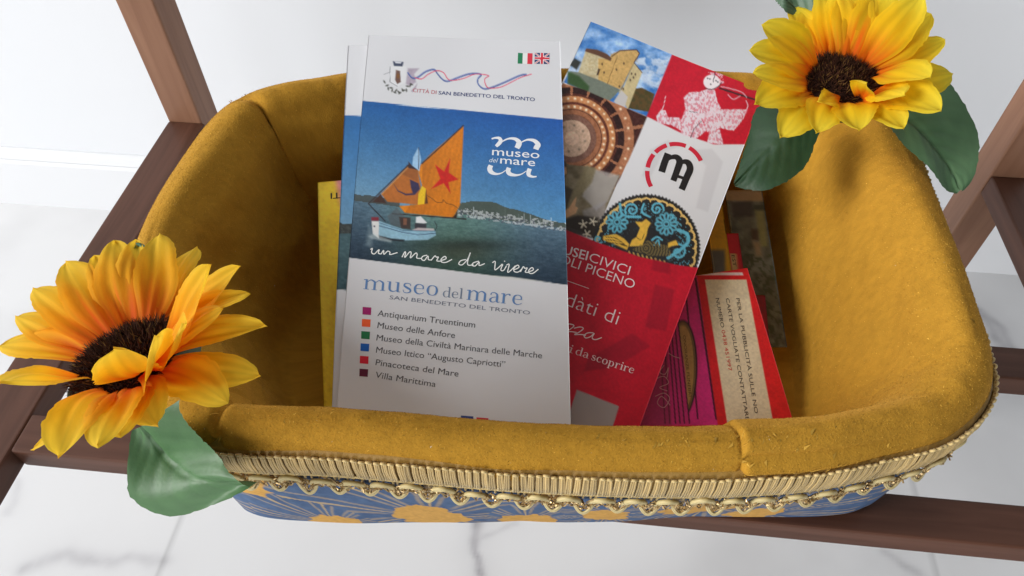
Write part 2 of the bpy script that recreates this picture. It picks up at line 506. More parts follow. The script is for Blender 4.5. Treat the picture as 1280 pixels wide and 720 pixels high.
link("printed_cover", np_mesh("printed_cover", O2.reshape(-1, 3), grid_faces(NU * RU, NVW, True), cc), MATS["printed_cloth"], basket, smooth=True)

# gold braid: ribbed band, looped cord, metallic thread
mat("braid_gold", attr="col", col=(.6, .45, .2), rough=.45, spec=.5, sheen=.3, bump=(2500, .5, .0003))
mat("metal_thread", (.52, .36, .16), .28, spec=.8); MATS["metal_thread"].node_tree.nodes["Principled BSDF"].inputs["Metallic"].default_value = .6
mat("cord_gold", (.62, .50, .235), .5, spec=.5, sheen=.2)


def rim_pt(u, s, d):
    f = (u % PER) / PER * NU; i = int(f) % NU; t = f - int(f); j = (i + 1) % NU
    s = s * (.30 + .70 * SHOW[i]); d = d + DROP[i]
    p = rim[i] * (1 - t) + rim[j] * t; n = unit(nrm[i] * (1 - t) + nrm[j] * t)
    return np.array([p[0] + n[0] * s, p[1] + n[1] * s, RZ - d])


SHOW = np.maximum(sstep(.24, .17, np.abs(du(uu, u_at((640, 585))))), .45 * sstep(.16, .12, np.abs(du(uu, u_at((1215, 370))))))
DROP = .0065 * (1 - sstep(0, .45, SHOW))
band = MB(); cord = MB(); thread = MB()
npitch = int(PER / .0026)
for k in range(npitch):
    pw = PER / npitch; u = (k + .06 * rng.normal()) * pw; shade = .86 + .24 * rng.random(); top = .0106 + .00025 * rng.normal(); sway = .0002 * rng.normal()
    # a bent head of cord, then three threads side by side down the band
    loop = [rim_pt(u + pw * .30 * math.cos(t), -.0024 - .0004 * math.sin(t), top + .0006 - .0008 * math.sin(t)) for t in np.linspace(-.3, math.pi + .3, 7)]
    band.tube(loop, .00052, 5, lin([216, 188, 126]) * shade)
    for q in (-.32, 0, .32):
        cs = lin([202, 172, 112]) * shade * (.82 + .32 * rng.random()); e_ = .0001 * rng.normal()
        pts = [rim_pt(u + pw * q * (.75 + .25 * f) + sway * f, -.0022 - .0006 * math.sin(math.pi * min(f * 1.2, 1)) + e_, top + .0004 + .0126 * f) for f in (0, .15, .4, .7, 1)]
        band.tube(pts, .00048, 5, cs)
# backing strip so nothing shows between the threads
bs = np.stack([ring(.0040, RZ - .0085 - DROP), ring(0, RZ - .0100 - DROP), ring(-.0014 * (.3 + .7 * SHOW), RZ - .0112 - DROP), ring(-.0018 * (.3 + .7 * SHOW), RZ - .0180 - DROP), ring(-.0010, RZ - .0268 - DROP)], 1)
band.add(bs.reshape(-1, 3), grid_faces(NU, 5, True).tolist(), lin([170, 132, 62]))
for dd, rr_ in ((.0238, .0005), (.0246, .0004)):
    band.tube(np.vstack([[rim_pt(u, -.0020, dd + .0002 * math.sin(u * 3000)) for u in np.arange(0, PER, .0013)]]), rr_, 5, lin([204, 176, 112]), cap=False)
for k in range(npitch):                     # short fringe below the band
    u = (k + .3 * rng.random()) * PER / npitch; band.tube([rim_pt(u, -.0014, .0238), rim_pt(u + .0004 * rng.normal(), -.0016, .0276)], .0005, 4, lin([176, 146, 84]) * (.8 + .3 * rng.random()))
o = band.build("braid_band", MATS["braid_gold"], basket, color=True, smooth=True)
nl = int(PER / .0110)
for k in range(nl):
    u0 = (k + .04 * rng.normal()) / nl * PER; w = PER / nl; sh = .0003 * rng.normal(); hh = 1 + .1 * rng.normal()
    for dz, rad, a_ in ((0, .00082, .39), (.0013, .00058, .36)):
        cord.tube([rim_pt(u0 + w * (t * 2 * a_ - a_), -.0018 - .0012 * math.sin(math.pi * t), .0312 + sh + dz - .0052 * hh * math.sin(math.pi * t) ** .6) for t in np.linspace(0, 1, 14)], rad, 6)
    for dz, rad, a_ in ((0, .00046, .30), (.0009, .00054, .33)):
        cord.tube([rim_pt(u0 + w * (.5 + (t - .5) * 2 * a_), -.0016 - .0014 * math.sin(math.pi * t), .0300 + sh + dz + .0056 * hh * math.sin(math.pi * t) ** .6) for t in np.linspace(0, 1, 13)], rad, 6)
    for zz in (.0292, .0308, .0320):
        thread.tube([rim_pt(u0 + w * (t - .5), -.0018 - .0008 * rng.random(), zz + .0012 * math.sin(t * 21 + k) + .0007 * rng.normal()) for t in np.linspace(0, 1, 13)], .00034, 4)
    for r0 in (.0036, .0046):
        thread.tube([rim_pt(u0 + w * (.5 + (t - .5) * .46), -.0020 - .0008 * rng.random(), .0304 + sh + r0 * math.sin(math.pi * t) ** .6 + .0006 * rng.normal()) for t in np.linspace(0, 1, 13)], .00034, 4)
    for _ in range(9):
        c0 = rim_pt(u0 + w * (.5 + .16 * rng.normal()), -.0022 - .0008 * rng.random(), .0300 + .0015 * rng.normal())
        thread.tube([c0 + rng.normal(size=3) * .0006, c0, c0 + rng.normal(size=3) * .0006], .00034, 4)
cord.build("braid_loops", MATS["cord_gold"], basket, smooth=True)
thread.build("metallic_thread", MATS["metal_thread"], basket)

# ================================================================== PRINTED MATTER
TL = np.array([-.1087, .3308, .4162]); TR = np.array([-.0115, .3409, .4107]); BL = np.array([-.0906, .1520, .3524]); BR = np.array([.0082, .1582, .3429])
PC = (TL + TR + BL + BR) / 4
PN = np.cross(TR - TL, TL - BL); PN = unit(PN);
if PN[2] < 0: PN = -PN
PAPER = .80 / lin(210)                        # print colours are traced from the photo, then set so paper white is 0.80


def PCOL(c): return lin(c) * PAPER


mat("print", attr="col", rough=.42, spec=.4)
_ink = {}


def ink(rgb):
    k = tuple(int(v) for v in rgb)
    if k not in _ink:
        _ink[k] = mat("ink_%d_%d_%d" % k, tuple(np.clip(PCOL(rgb), 0, 1)), .45, spec=.35)
    return _ink[k]


class Canvas:
    """paints the print of one sheet; coordinates are traced from the photograph"""

    def __init__(s, X, Y, base):
        s.X, s.Y = X, Y; s.c = np.tile(np.asarray(base, float), (*X.shape, 1))
        s.soft = .8

    def blend(s, m, col):
        m = np.clip(m, 0, 1)[..., None]; s.c = s.c * (1 - m) + np.asarray(col, float) * m

    def sd_poly(s, pts):
        P = np.asarray(pts, float); X, Y = s.X, s.Y
        ins = np.zeros(X.shape, bool); d = np.full(X.shape, 1e9); n = len(P)
        for i in range(n):
            (ax, ay), (bx, by) = P[i], P[(i + 1) % n]
            cond = ((ay > Y) != (by > Y))
            ins ^= cond & (X < (bx - ax) * (Y - ay) / ((by - ay) if by != ay else 1e-9) + ax)
            vx, vy = bx - ax, by - ay
            t = np.clip(((X - ax) * vx + (Y - ay) * vy) / (vx * vx + vy * vy + 1e-9), 0, 1)
            d = np.minimum(d, np.hypot(X - ax - t * vx, Y - ay - t * vy))
        return np.where(ins, -d, d)

    def poly(s, pts, col, a=1.0, soft=None):
        so = soft or s.soft; m = sstep(so, -so, s.sd_poly(pts)) * a
        s.blend(m, col); return m

    def stroke(s, pts, w, col, a=1.0, smooth=4):
        P = smooth_path(np.asarray(pts, float), smooth) if smooth and len(pts) > 2 else np.asarray(pts, float)
        d = seg_d(s.X, s.Y, [tuple(p) for p in P]); s.blend(sstep(w / 2 + .45, w / 2 - .45, d) * a, col)

    def ell(s, c, r, col, a=1.0, soft=None, rot=0):
        r = (r, r) if np.isscalar(r) else r
        dx, dy = s.X - c[0], s.Y - c[1]; ca, sa = math.cos(rot), math.sin(rot)
        q = np.hypot((dx * ca + dy * sa) / r[0], (-dx * sa + dy * ca) / r[1]) - 1
        q *= min(r); so = soft or s.soft; s.blend(sstep(so, -so, q) * a, col)


class Sheet:
    """a folded leaflet: corners in space, thickness, a printed front"""

    def __init__(s, name, tl, tr, bl, label, cat, thick=.0006, bend=.0, group=None, twist=0, keep_side=False):
        s.o = np.asarray(tl, float); s.ex = np.asarray(tr, float) - s.o; s.w = np.linalg.norm(s.ex); s.ex = s.ex / s.w
        if keep_side:
            e_ = unit(np.asarray(bl, float) - s.o); s.ex = unit(s.ex - e_ * np.dot(s.ex, e_))
        v = np.asarray(bl, float) - s.o; v = v - s.ex * np.dot(v, s.ex); s.h = np.linalg.norm(v); s.ey = v / s.h
        s.n = np.cross(s.ey, s.ex); s.n = s.n if s.n[2] > 0 else -s.n
        s.bend, s.t, s.name, s.twist = bend, thick, name, twist
        s.root = empty(name, tuple(s.at(s.w / 2, s.h, 0)))
        tag(s.root, label, cat, group)

    def at(s, u, v, k=0.0):
        u = np.asarray(u, float); v = np.asarray(v, float)
        q = (v / s.h - .5) * 2; p = (u / s.w - .5) * 2
        b = s.bend * (1 - q * q) + s.twist * p * q + .0002 * np.sin(u * 90 + v * 40)
        return s.o + s.ex * u[..., None] + s.ey * v[..., None] + s.n * (b + k)[..., None] if np.ndim(u) else s.o + s.ex * u + s.ey * v + s.n * (b + k)

    def uv(s, px):
        p = on_plane(px, s.o, s.n)
        for _ in range(3):                    # follow the slight bow of the paper
            u, v = np.dot(p - s.o, s.ex), np.dot(p - s.o, s.ey)
            b = s.at(u, v) - (s.o + s.ex * u + s.ey * v); p = on_plane(px, s.o + b, s.n)
        return np.dot(p - s.o, s.ex), np.dot(p - s.o, s.ey)

    def paint(s, fn, base, step=.00045, gain=PAPER):
        nu, nv = int(s.w / step) + 2, int(s.h / step) + 2
        U, V = np.meshgrid(np.linspace(0, s.w, nu), np.linspace(0, s.h, nv), indexing='ij')
        P = s.at(U, V, np.zeros_like(U)); X, Y = to_px(P)
        cv = Canvas(X, Y, base); cv.U, cv.V = U, V
        if fn:
            fn(cv)
            g_ = (cv.c.max(-1) - cv.c.min(-1) > 14) | (cv.c.max(-1) < 150)     # grain of the printed pictures, not of the bare paper
            cv.c = cv.c * (1 + g_[..., None] * (.15 * (fbm(X / 2.1, Y / 2.1, 97, 3) - .5) + .08 * (fbm(X / 14, Y / 14, 98, 2) - .5))[..., None])
        col = np.clip(lin(np.clip(cv.c, 0, 255)) * gain, 0, .92)
        V0 = P.reshape(-1, 3); nb = len(V0)
        B = s.at(U, V, np.full_like(U, -s.t))
        # rim of the sheet and a plain back
        loop = [(i, 0) for i in range(nu)] + [(nu - 1, j) for j in range(1, nv)] + [(i, nv - 1) for i in range(nu - 2, -1, -1)] + [(0, j) for j in range(nv - 2, 0, -1)]
        li = np.array([i * nv + j for i, j in loop]); lb = nb + np.arange(len(li))
        Bk = B.reshape(-1, 3)[li]
        side = np.stack([li, np.roll(li, -1), np.roll(lb, -1), lb], 1)
        # back as coarse strips
        bi = [nb + len(li)]; bg_u = np.linspace(0, s.w, 3); bg_v = np.linspace(0, s.h, 12)
        BU, BV = np.meshgrid(bg_u, bg_v, indexing='ij'); BP = s.at(BU, BV, np.full_like(BU, -s.t - .00001)).reshape(-1, 3)
        bf = grid_faces(3, 12)[:, ::-1] + bi[0]
        allV = np.vstack([V0, Bk, BP]); allF = np.vstack([grid_faces(nu, nv), side, bf])
        edge = np.tile(np.array([.72, .72, .71]), (len(Bk) + len(BP), 1))
        me = np_mesh("printed_sheet", allV, allF, np.vstack([col.reshape(-1, 3), edge]))
        s.body = link("printed_sheet", me, MATS["print"], s.root, smooth=False)
        a = np.zeros(len(allF), bool); a[:(nu - 1) * (nv - 1)] = True
        me.polygons.foreach_set("use_smooth", a)
        return s

    def flat(s, name, tris, verts2, m, k=.00006):
        """a piece of print lying on the paper; verts2 are (u, v) in metres"""
        q = np.asarray(verts2); P = s.at(q[:, 0], q[:, 1], np.broadcast_to(k, (len(q),)))
        me = bpy.data.meshes.new(name); me.from_pydata(P.tolist(), [], tris)
        return link(name, me, m, s.root)

    def text(s, body, p0, p1, hpx, rgb, bold=0.0, name="lettering", k=.00006, shear=0, ref="H"):
        """text whose baseline runs between two traced points; hpx = cap height in photo pixels (along the line's normal)"""
        a, b = np.array(s.uv(p0)), np.array(s.uv(p1))
        d = b - a; Lw = np.hypot(*d); d /= Lw; nn = np.array([d[1], -d[0]])   # 'up' on the sheet (v grows downward)
        mid = (np.array(p0) + np.array(p1)) / 2; dp = unit(np.array(p1, float) - np.array(p0, float)); upx = np.array([dp[1], -dp[0]])
        h = np.hypot(*(np.array(s.uv(mid + upx * hpx)) - np.array(s.uv(mid))))
        me = text_mesh(body, min(bold, 0), shear)
        n = len(me.vertices); co = np.empty(n * 3); me.vertices.foreach_get("co", co); co = co.reshape(-1, 3)
        x0, x1 = co[:, 0].min(), co[:, 0].max()
        sx = Lw / (x1 - x0); sy = h / .729
        q = a + np.outer((co[:, 0] - x0) * sx, d) + np.outer(co[:, 1] * sy, nn)
        tris = [tuple(p.vertices) for p in me.polygons]
        bpy.data.meshes.remove(me)
        kk = np.full(n, k)
        if bold > 0:
            w_ = bold * h * 1.6; base = tris; qs, ks = [q], [kk]; tris = list(base)
            for m_, (ax_, by_) in enumerate(((1, 0), (.5, .5), (.5, -.5))):
                qs.append(q + d * w_ * ax_ + nn * w_ * by_ * .6); ks.append(kk + 4e-6 * (m_ + 1)); tris += [tuple(i + n * (m_ + 1) for i in t) for t in base]
            q, kk = np.vstack(qs), np.concatenate(ks)
        return s.flat(name, tris, q, ink(rgb), kk)

    def strokes(s, name, lines, w, rgb, k=.00006, smooth=5, taper=True):
        """pen strokes traced from the photo: ribbons on the paper. lines: list of point lists; w in photo pixels (or per line)"""
        V, Ft = [], []; n0 = 0
        for li, pts in enumerate(lines):
            wp = w[li] if isinstance(w, (list, tuple)) else w
            ws = None
            if len(pts[0]) == 3:
                P3 = smooth_path(np.asarray(pts, float), smooth) if len(pts) > 2 else np.asarray(pts, float); P = P3[:, :2]; ws = P3[:, 2]
            else:
                P = smooth_path(np.asarray(pts, float), smooth) if len(pts) > 2 and smooth else np.asarray(pts, float)
            Q = np.array([s.uv(p) for p in P]); T = np.gradient(Q, axis=0); T /= np.linalg.norm(T, axis=1)[:, None] + 1e-12
            Nn_ = np.stack([-T[:, 1], T[:, 0]], 1)
            sc = np.hypot(*(np.array(s.uv(P[0] + [1, 0])) - np.array(s.uv(P[0]))))
            hw = (np.full(len(Q), wp) if ws is None else ws) * sc / 2
            for i in range(len(Q)):
                V += [(*(Q[i] + Nn_[i] * hw[i]), k + li * 2e-6), (*(Q[i] - Nn_[i] * hw[i]), k + li * 2e-6)]
            Ft += [(n0 + 2 * i, n0 + 2 * i + 1, n0 + 2 * i + 3, n0 + 2 * i + 2) for i in range(len(Q) - 1)]
            n0 += 2 * len(Q)
        q = np.array(V); Pt = s.at(q[:, 0], q[:, 1], q[:, 2])
        me = bpy.data.meshes.new(name); me.from_pydata(Pt.tolist(), [], Ft)
        return link(name, me, ink(rgb), s.root)

    def patch(s, name, pts, rgb, k=.00005):
        q = [s.uv(p) for p in pts]; return s.flat(name, [tuple(range(len(q)))], q, ink(rgb), k)


def text_mesh(body, bold=0.0, shear=0):
    cu = bpy.data.curves.new("t", 'FONT'); cu.body = body; cu.size = 1; cu.offset = bold; cu.shear = shear
    cu.resolution_u = 3
    o = bpy.data.objects.new("t", cu); S.collection.objects.link(o)
    dg = bpy.context.evaluated_depsgraph_get(); dg.update()
    me = bpy.data.meshes.new_from_object(o.evaluated_get(dg))
    bpy.data.objects.remove(o); bpy.data.curves.remove(cu)
    return me


# a small high-contrast serif alphabet drawn as pen strokes (x, y, width) with x-height 1
T_, t_ = .21, .055
def _stem(x, y0=0.0, y1=1.0, foot=True, head=True):
    r = [[(x, y0, T_), (x, y1, T_)]]
    if foot: r.append([(x - .2, y0 + .02, t_), (x + .2, y0 + .02, t_)])
    if head: r.append([(x - .22, y1 - .06, t_ * 1.3), (x, y1 - .02, t_ * 1.6)])
    return r
def _arch(x0, x1): return [[(x0 + .05, .72, t_), (x0 + .22, .93, t_ * 1.3), (x0 + (x1 - x0) * .62, .97, t_ * 2), (x1 - .02, .80, T_ * .9), (x1, .6, T_)]]
SERIF = {
    'm': (1.75, _stem(.25) + _arch(.25, .87) + _stem(.87, 0, .66, True, False) + _arch(.87, 1.49) + _stem(1.49, 0, .66, True, False)),
    'n': (1.13, _stem(.25) + _arch(.25, .87) + _stem(.87, 0, .66, True, False)),
    'u': (1.16, [[(.25, 1, T_), (.25, .35, T_), (.31, .12, T_ * .8), (.5, .03, t_ * 1.8), (.72, .1, t_), (.86, .28, t_)], [(.05, .98, t_), (.25, .98, t_)], [(.66, .98, t_), (.86, .98, t_)], [(.87, 1, T_), (.87, .02, T_)], [(.87, .02, t_), (1.08, .04, t_)]]),
    's': (.82, [[(.66, .72, t_), (.62, .9, t_ * 1.2), (.4, .98, t_ * 1.4), (.2, .88, T_ * .6), (.2, .68, T_ * .8), (.42, .52, T_), (.64, .36, T_ * .85), (.66, .16, T_ * .6), (.46, .02, t_ * 1.4), (.2, .06, t_ * 1.2), (.12, .3, t_)]]),
    'e': (.96, [[(.18, .55, t_), (.80, .55, t_ * 1.1)], [(.80, .55, t_ * 2.2), (.76, .84, t_ * 2), (.5, .98, t_ * 1.2), (.25, .84, T_ * .7), (.17, .5, T_), (.26, .16, T_ * .75), (.52, .02, t_ * 1.6), (.78, .12, t_), (.84, .22, t_)]]),
    'o': (1.05, [[(.52, .99, t_), (.28, .88, T_ * .6), (.18, .5, T_), (.28, .12, T_ * .6), (.52, .01, t_), (.77, .12, T_ * .6), (.87, .5, T_), (.77, .88, T_ * .6), (.52, .99, t_)]]),
    'd': (1.1, [[(.8, .85, t_), (.55, .98, t_ * 1.2), (.28, .86, T_ * .6), (.17, .5, T_), (.28, .13, T_ * .65), (.52, .02, t_ * 1.3), (.8, .2, t_)], [(.86, 1.62, T_), (.86, .02, T_)], [(.62, 1.58, t_ * 1.3), (.86, 1.6, t_ * 1.6)], [(.86, .02, t_), (1.06, .04, t_)]]),
    'l': (.56, _stem(.27, 0, 1.62)),
    'i': (.54, _stem(.27) + [[(.26, 1.28, T_ * 1.1), (.28, 1.50, T_ * 1.1)]]),
    'a': (1.0, [[(.2, .74, T_ * .6), (.26, .93, t_ * 1.5), (.48, .98, t_ * 1.5), (.68, .86, T_ * .7), (.72, .6, T_), (.72, .2, T_), (.8, .04, t_ * 1.6), (.97, .1, t_)], [(.72, .58, t_), (.35, .47, t_ * 1.5), (.18, .25, T_ * .9), (.28, .04, t_ * 2), (.5, .04, t_), (.72, .22, t_)]]),
    'r': (.86, _stem(.25) + [[(.3, .66, t_), (.45, .9, t_ * 1.2), (.66, .97, t_ * 2), (.74, .84, T_ * .8)]]),
    'c': (.9, [[(.74, .74, T_ * .7), (.68, .92, t_ * 1.4), (.48, .99, t_ * 1.1), (.26, .86, T_ * .65), (.17, .5, T_), (.27, .14, T_ * .7), (.52, .02, t_ * 1.4), (.78, .16, t_)]]),
    'p': (1.1, _stem(.25, -.5, 1) + [[(.27, .8, t_), (.5, .98, t_ * 1.3), (.76, .86, T_ * .6), (.86, .5, T_), (.76, .13, T_ * .6), (.52, .02, t_ * 1.3), (.27, .2, t_)]]),
    ' ': (.45, []),
}


def serif(s, body, p0, p1, xh, rgb, name="lettering", k=.00006, weight=1.0):
    p0, p1 = np.array(p0, float), np.array(p1, float); d = p1 - p0; L_ = np.hypot(*d); d /= L_; up = np.array([d[1], -d[0]])
    tot = sum(SERIF[c][0] for c in body); sx = L_ / tot; x = 0; lines = []
    for c in body:
        w, st = SERIF[c]
        for ln_ in st: lines.append([(*(p0 + d * (x + a) * sx + up * b * xh), max(ww * weight * min(sx, xh) * 1.05, .55)) for a, b, ww in ln_])
        x += w
    return s.strokes(name, lines, 1, rgb, k, smooth=4)


# ---------------------------------------------------------------- museum brochure (front)


def z4(ox, oy, sc, pts): return [(ox + x / sc, oy + y / sc) for x, y in pts]


def brochure_art(cv, full=True):
    X, Y = cv.X, cv.Y
    n1 = fbm(X / 60, Y / 60, 3, 4)[..., None]
    # photo panel
    top = 126 + (X - 453) * (149 - 126) / 244; bot = 322 + (X - 436) * (355 - 322) / 264
    inside = sstep(-.5, .5, Y - top) * sstep(.5, -.5, Y - bot)
    hor = 249 + (X - 444) * (36 / 255.)
    t = np.clip((Y - top) / (hor - top), 0, 1)[..., None]; xr = np.clip((X - 440) / 260, 0, 1)[..., None]
    sky = (np.array([27, 86, 148]) * (1 - xr) + np.array([24, 78, 152]) * xr) * (1 - t) + (np.array([108, 146, 172]) * (1 - xr) + np.array([84, 138, 178]) * xr) * t
    sea_t = np.clip((Y - hor) / (bot - hor), 0, 1)[..., None]
    sea = np.array([86, 116, 122]) * (1 - sea_t) + np.array([42, 62, 66]) * sea_t
    sea = sea + (fbm(X / 5, Y / 1.6, 9, 4)[..., None] - .5) * 42 * (1 - .4 * sea_t) + np.array([6, 10, -2]) * np.sin(X / 40.)[..., None]
    brown = np.exp(-(((X - 575) / 45) ** 2 + ((Y - 315) / 14) ** 2))[..., None]
    sea = sea * (1 - .5 * brown) + np.array([62, 58, 42]) * .5 * brown
    shadow = np.exp(-(((X - 585) / 60) ** 2 + ((Y - 306) / 7) ** 2))[..., None]; sea = sea * (1 - .35 * shadow)
    ph = np.where((Y < hor)[..., None], sky, sea)
    ph = ph + (rng.random(X.shape)[..., None] - .5) * 9
    cv.c = cv.c * (1 - inside[..., None]) + ph * inside[..., None]
    # hills and harbour, left and right
    hl = hor - 5 - 4 * fbm(X / 9, X * 0, 4)
    cv.blend(((Y > hl) & (Y < hor + 2) & (X < 500) & (inside > .5)) * .9, [66, 72, 70])
    hr = hor - 13 - 8 * vnoise(X / 22, X * 0, 8) + 7 * sstep(640, 700, X)
    cv.blend(((Y > hr) & (Y < hor) & (X > 566) & (inside > .5)) * .92, [70, 78, 68])
    bl = ((fbm(X / 3.4, Y / 2.4, 15, 2) > .50) & (Y > hor - 8) & (Y < hor + 3) & (X > 572) & (inside > .5)) * .85
    cv.blend(bl * .85, [190, 194, 196])
    bl = ((vnoise(X / 2.2, Y / 1.8, 25) > .66) & (Y > hor - 5) & (Y < hor + 4) & (X > 572) & (inside > .5)) * .7
    cv.blend(bl, [72, 78, 90])
    for mx in (592, 606, 631, 648, 655, 663, 676, 689):
        y = 249 + (mx - 444) * (36 / 255.); cv.stroke([(mx, y), (mx, y - 10 - 14 * (mx == 631) - 3 * random.random())], .5, [190, 200, 206], .8, 0)
    # pale brush stroke that breaks the panel's edges
    cv.poly([(495, 131), (515, 131.5), (562, 137), (530, 134.6)], [222, 222, 220], .9)
    cv.poly([(602, 344), (640, 346), (690, 353), (640, 349.5)], [205, 205, 202], .9)
    # sailing boat
    b = lambda *p: z4(450, 180, 5.54, p)
    cv.stroke(b((60, 415), (175, 535)), 1.3, [36, 34, 40], 1, 0)
    cv.poly([(579.5, 156.5), (577, 215), (575, 256), (566.5, 271.7), (506, 266), (499, 257.6), (521, 256), (527.6, 232), (522, 212), (527.6, 203.5), (540, 191)], [206, 120, 24])
    stripe = (.5 + .5 * np.sin((X * .9 + Y * .25) * 1.1 + 3 * fbm(X / 12, Y / 25, 5)))
    sail = sstep(.6, -.6, cv.sd_poly([(579.5, 156.5), (575, 256), (566.5, 271.7), (506, 266), (528, 230), (527.6, 203.5), (540, 191)]))
    cv.blend(sail * (.45 * stripe + .55 * fbm(X / 2.5, Y / 9, 6)) * .30, [150, 78, 14]); cv.blend(sail * sstep(555, 525, X) * .35, [150, 84, 22])
    cv.poly(b((335, 150), (145, 345), (190, 400), (400, 420), (420, 290), (400, 180)), [168, 98, 42])
    cv.poly(b((335, 150), (290, 210), (400, 260), (400, 180)), [126, 74, 40], .55)
    cv.stroke(b((330, 165), (150, 350)), .8, [214, 170, 110], .7, 0)
    cv.poly(b((142, 345), (85, 402), (185, 412)), [64, 44, 38])
    cv.poly(b((235, 280), (265, 322), (320, 345), (365, 340), (352, 300), (345, 245), (405, 272), (416, 312), (380, 352), (318, 356), (262, 328)), [48, 44, 78], .95)
    cv.poly(b((430, 290), (457, 310), (447, 415), (400, 420), (405, 345)), [216, 176, 34])
    cv.poly(b((457, 312), (471, 412), (448, 415)), [84, 52, 30])
    cv.stroke(b((60, 412), (340, 140)), 1.5, [52, 42, 42], 1, 0); cv.stroke(b((430, 135), (580, 0), (716, -128)), 1.6, [44, 40, 46], 1, 0)
    cv.poly(b((405, 22), (424, 110), (410, 188), (362, 150), (368, 90)), [150, 186, 216]); cv.stroke(b((408, 25), (404, 170)), .9, [60, 66, 84], 1, 0)
    cv.poly(b((335, 120), (360, 150), (400, 180), (335, 165)), [54, 42, 46])
    cv.poly(b((625, 100), (614, 198), (682, 245), (612, 265), (627, 342), (580, 272), (492, 312), (556, 240), (520, 143), (582, 190)), [190, 32, 26])
    cv.stroke(b((470, 360), (500, 378), (530, 402), (570, 404), (578, 386), (600, 410), (640, 420), (672, 440)), .7, [90, 54, 24], .9)
    cv.poly(b((640, 508), (676, 470), (668, 512)), [50, 34, 24])
    cv.stroke(b((225, 483), (470, 500), (735, 520)), 1.5, [40, 36, 36], 1, 0)
    cv.poly(b((190, 500), (255, 440), (330, 520), (320, 590), (215, 560)), [78, 84, 88], .7)
    cv.poly(b((270, 505), (350, 510), (350, 590), (285, 582)), [58, 44, 40], .9); cv.poly(b((300, 515), (325, 515), (322, 560), (300, 560)), [120, 80, 62])
    cv.poly(b((388, 505), (420, 500), (464, 545), (440, 552), (386, 545)), [206, 208, 210]); cv.poly(b((380, 548), (460, 552), (458, 600), (378, 600)), [52, 52, 58])
    cv.poly(b((400, 580), (510, 585), (515, 600), (350, 600)), [206, 190, 190], .8)
    cv.poly(b((130, 532), (300, 592), (400, 604), (522, 600), (526, 632), (470, 664), (300, 668), (128, 642)), [132, 170, 188])
    cv.stroke(b((132, 566), (290, 610), (400, 628), (525, 618)), .9, [44, 66, 98], .9, 0); cv.stroke(b((132, 545), (300, 600), (520, 604)), .8, [60, 92, 120], .8, 0)
    cv.poly(b((128, 632), (220, 655), (310, 662), (300, 676), (200, 668), (128, 650)), [34, 40, 46])
    cv.poly(b((80, 532), (132, 535), (130, 655), (88, 622)), [206, 206, 204]); cv.poly(b((78, 506), (130, 506), (130, 532), (80, 532)), [120, 40, 52]); cv.ell(b((100, 570))[0], 1, [60, 60, 80])
    cv.poly(b((60, 640), (95, 620), (220, 668), (215, 682), (140, 668), (80, 655)), [190, 200, 200], .55, 1.5); cv.stroke(b((518, 540), (534, 570), (520, 600)), .9, [40, 44, 50], 1, 0)
    cv.poly(b((60, 560), (95, 640), (80, 720), (40, 700)), [170, 184, 186], .35, 3)
    # crest with laurel and crown
    e = lambda *p: z4(400, 20, 4, p)
    cv.poly(e((440, 262), (495, 262), (470, 290), (480, 330), (450, 350), (430, 340)), [150, 134, 152], .75, 1.5); cv.poly(e((455, 375), (488, 335), (480, 360), (462, 382)), [150, 134, 152], .7)
    cv.poly(e((350, 252), (430, 252), (428, 330), (390, 352), (352, 330)), [214, 214, 216]); cv.stroke(e((350, 252), (350, 330), (388, 352)), .5, [90, 90, 96], .8, 0)
    cv.stroke(e((320, 292), (352, 280)), .6, [120, 120, 126], .9, 0)
    cv.poly(e((364, 226), (418, 230), (412, 252), (370, 250)), [58, 66, 88]); cv.poly(e((372, 226), (408, 230), (404, 238), (378, 236)), [206, 208, 214])
    for i in range(15):
        t = i / 14; px_ = 322 + 135 * t; py_ = 322 + 58 * math.sin(math.pi * (.05 + .9 * t)) ** .8
        cv.ell(e((px_ + 4 * (i % 2), py_ + 6 * (i % 3 - 1)))[0], (1.9, .9), [46, 48, 40], .9, rot=(t - .5) * 2.6 + (.8 if i % 2 else -.8))
    cv.poly(e((380, 270), (400, 275), (404, 330), (386, 340), (376, 320)), [92, 60, 50], .9); cv.ell(e((390, 300))[0], (2, 3.2), [130, 84, 40], .8)
    g = lambda *p: z4(460, 60, 5.82, p)
    blue_p = g((290, 180), (320, 215), (360, 212), (420, 170), (480, 155), (502, 182), (540, 226), (580, 240), (650, 215), (740, 186), (822, 190), (800, 222), (802, 262), (842, 295), (900, 285), (1000, 245), (1100, 200), (1150, 190))
    red_p = g((340, 215), (390, 225), (440, 190), (500, 165), (550, 180), (580, 225), (620, 236), (700, 220), (780, 190), (876, 200), (850, 225), (855, 265), (880, 291), (960, 286), (1040, 250), (1110, 215), (1190, 190))
    cv.stroke(blue_p, 1.7, [84, 104, 164], .85); cv.stroke([(x + .3, y + 1.1) for x, y in blue_p], .7, [40, 62, 130], .9)
    cv.stroke(red_p, 1.1, [206, 54, 84], .9)


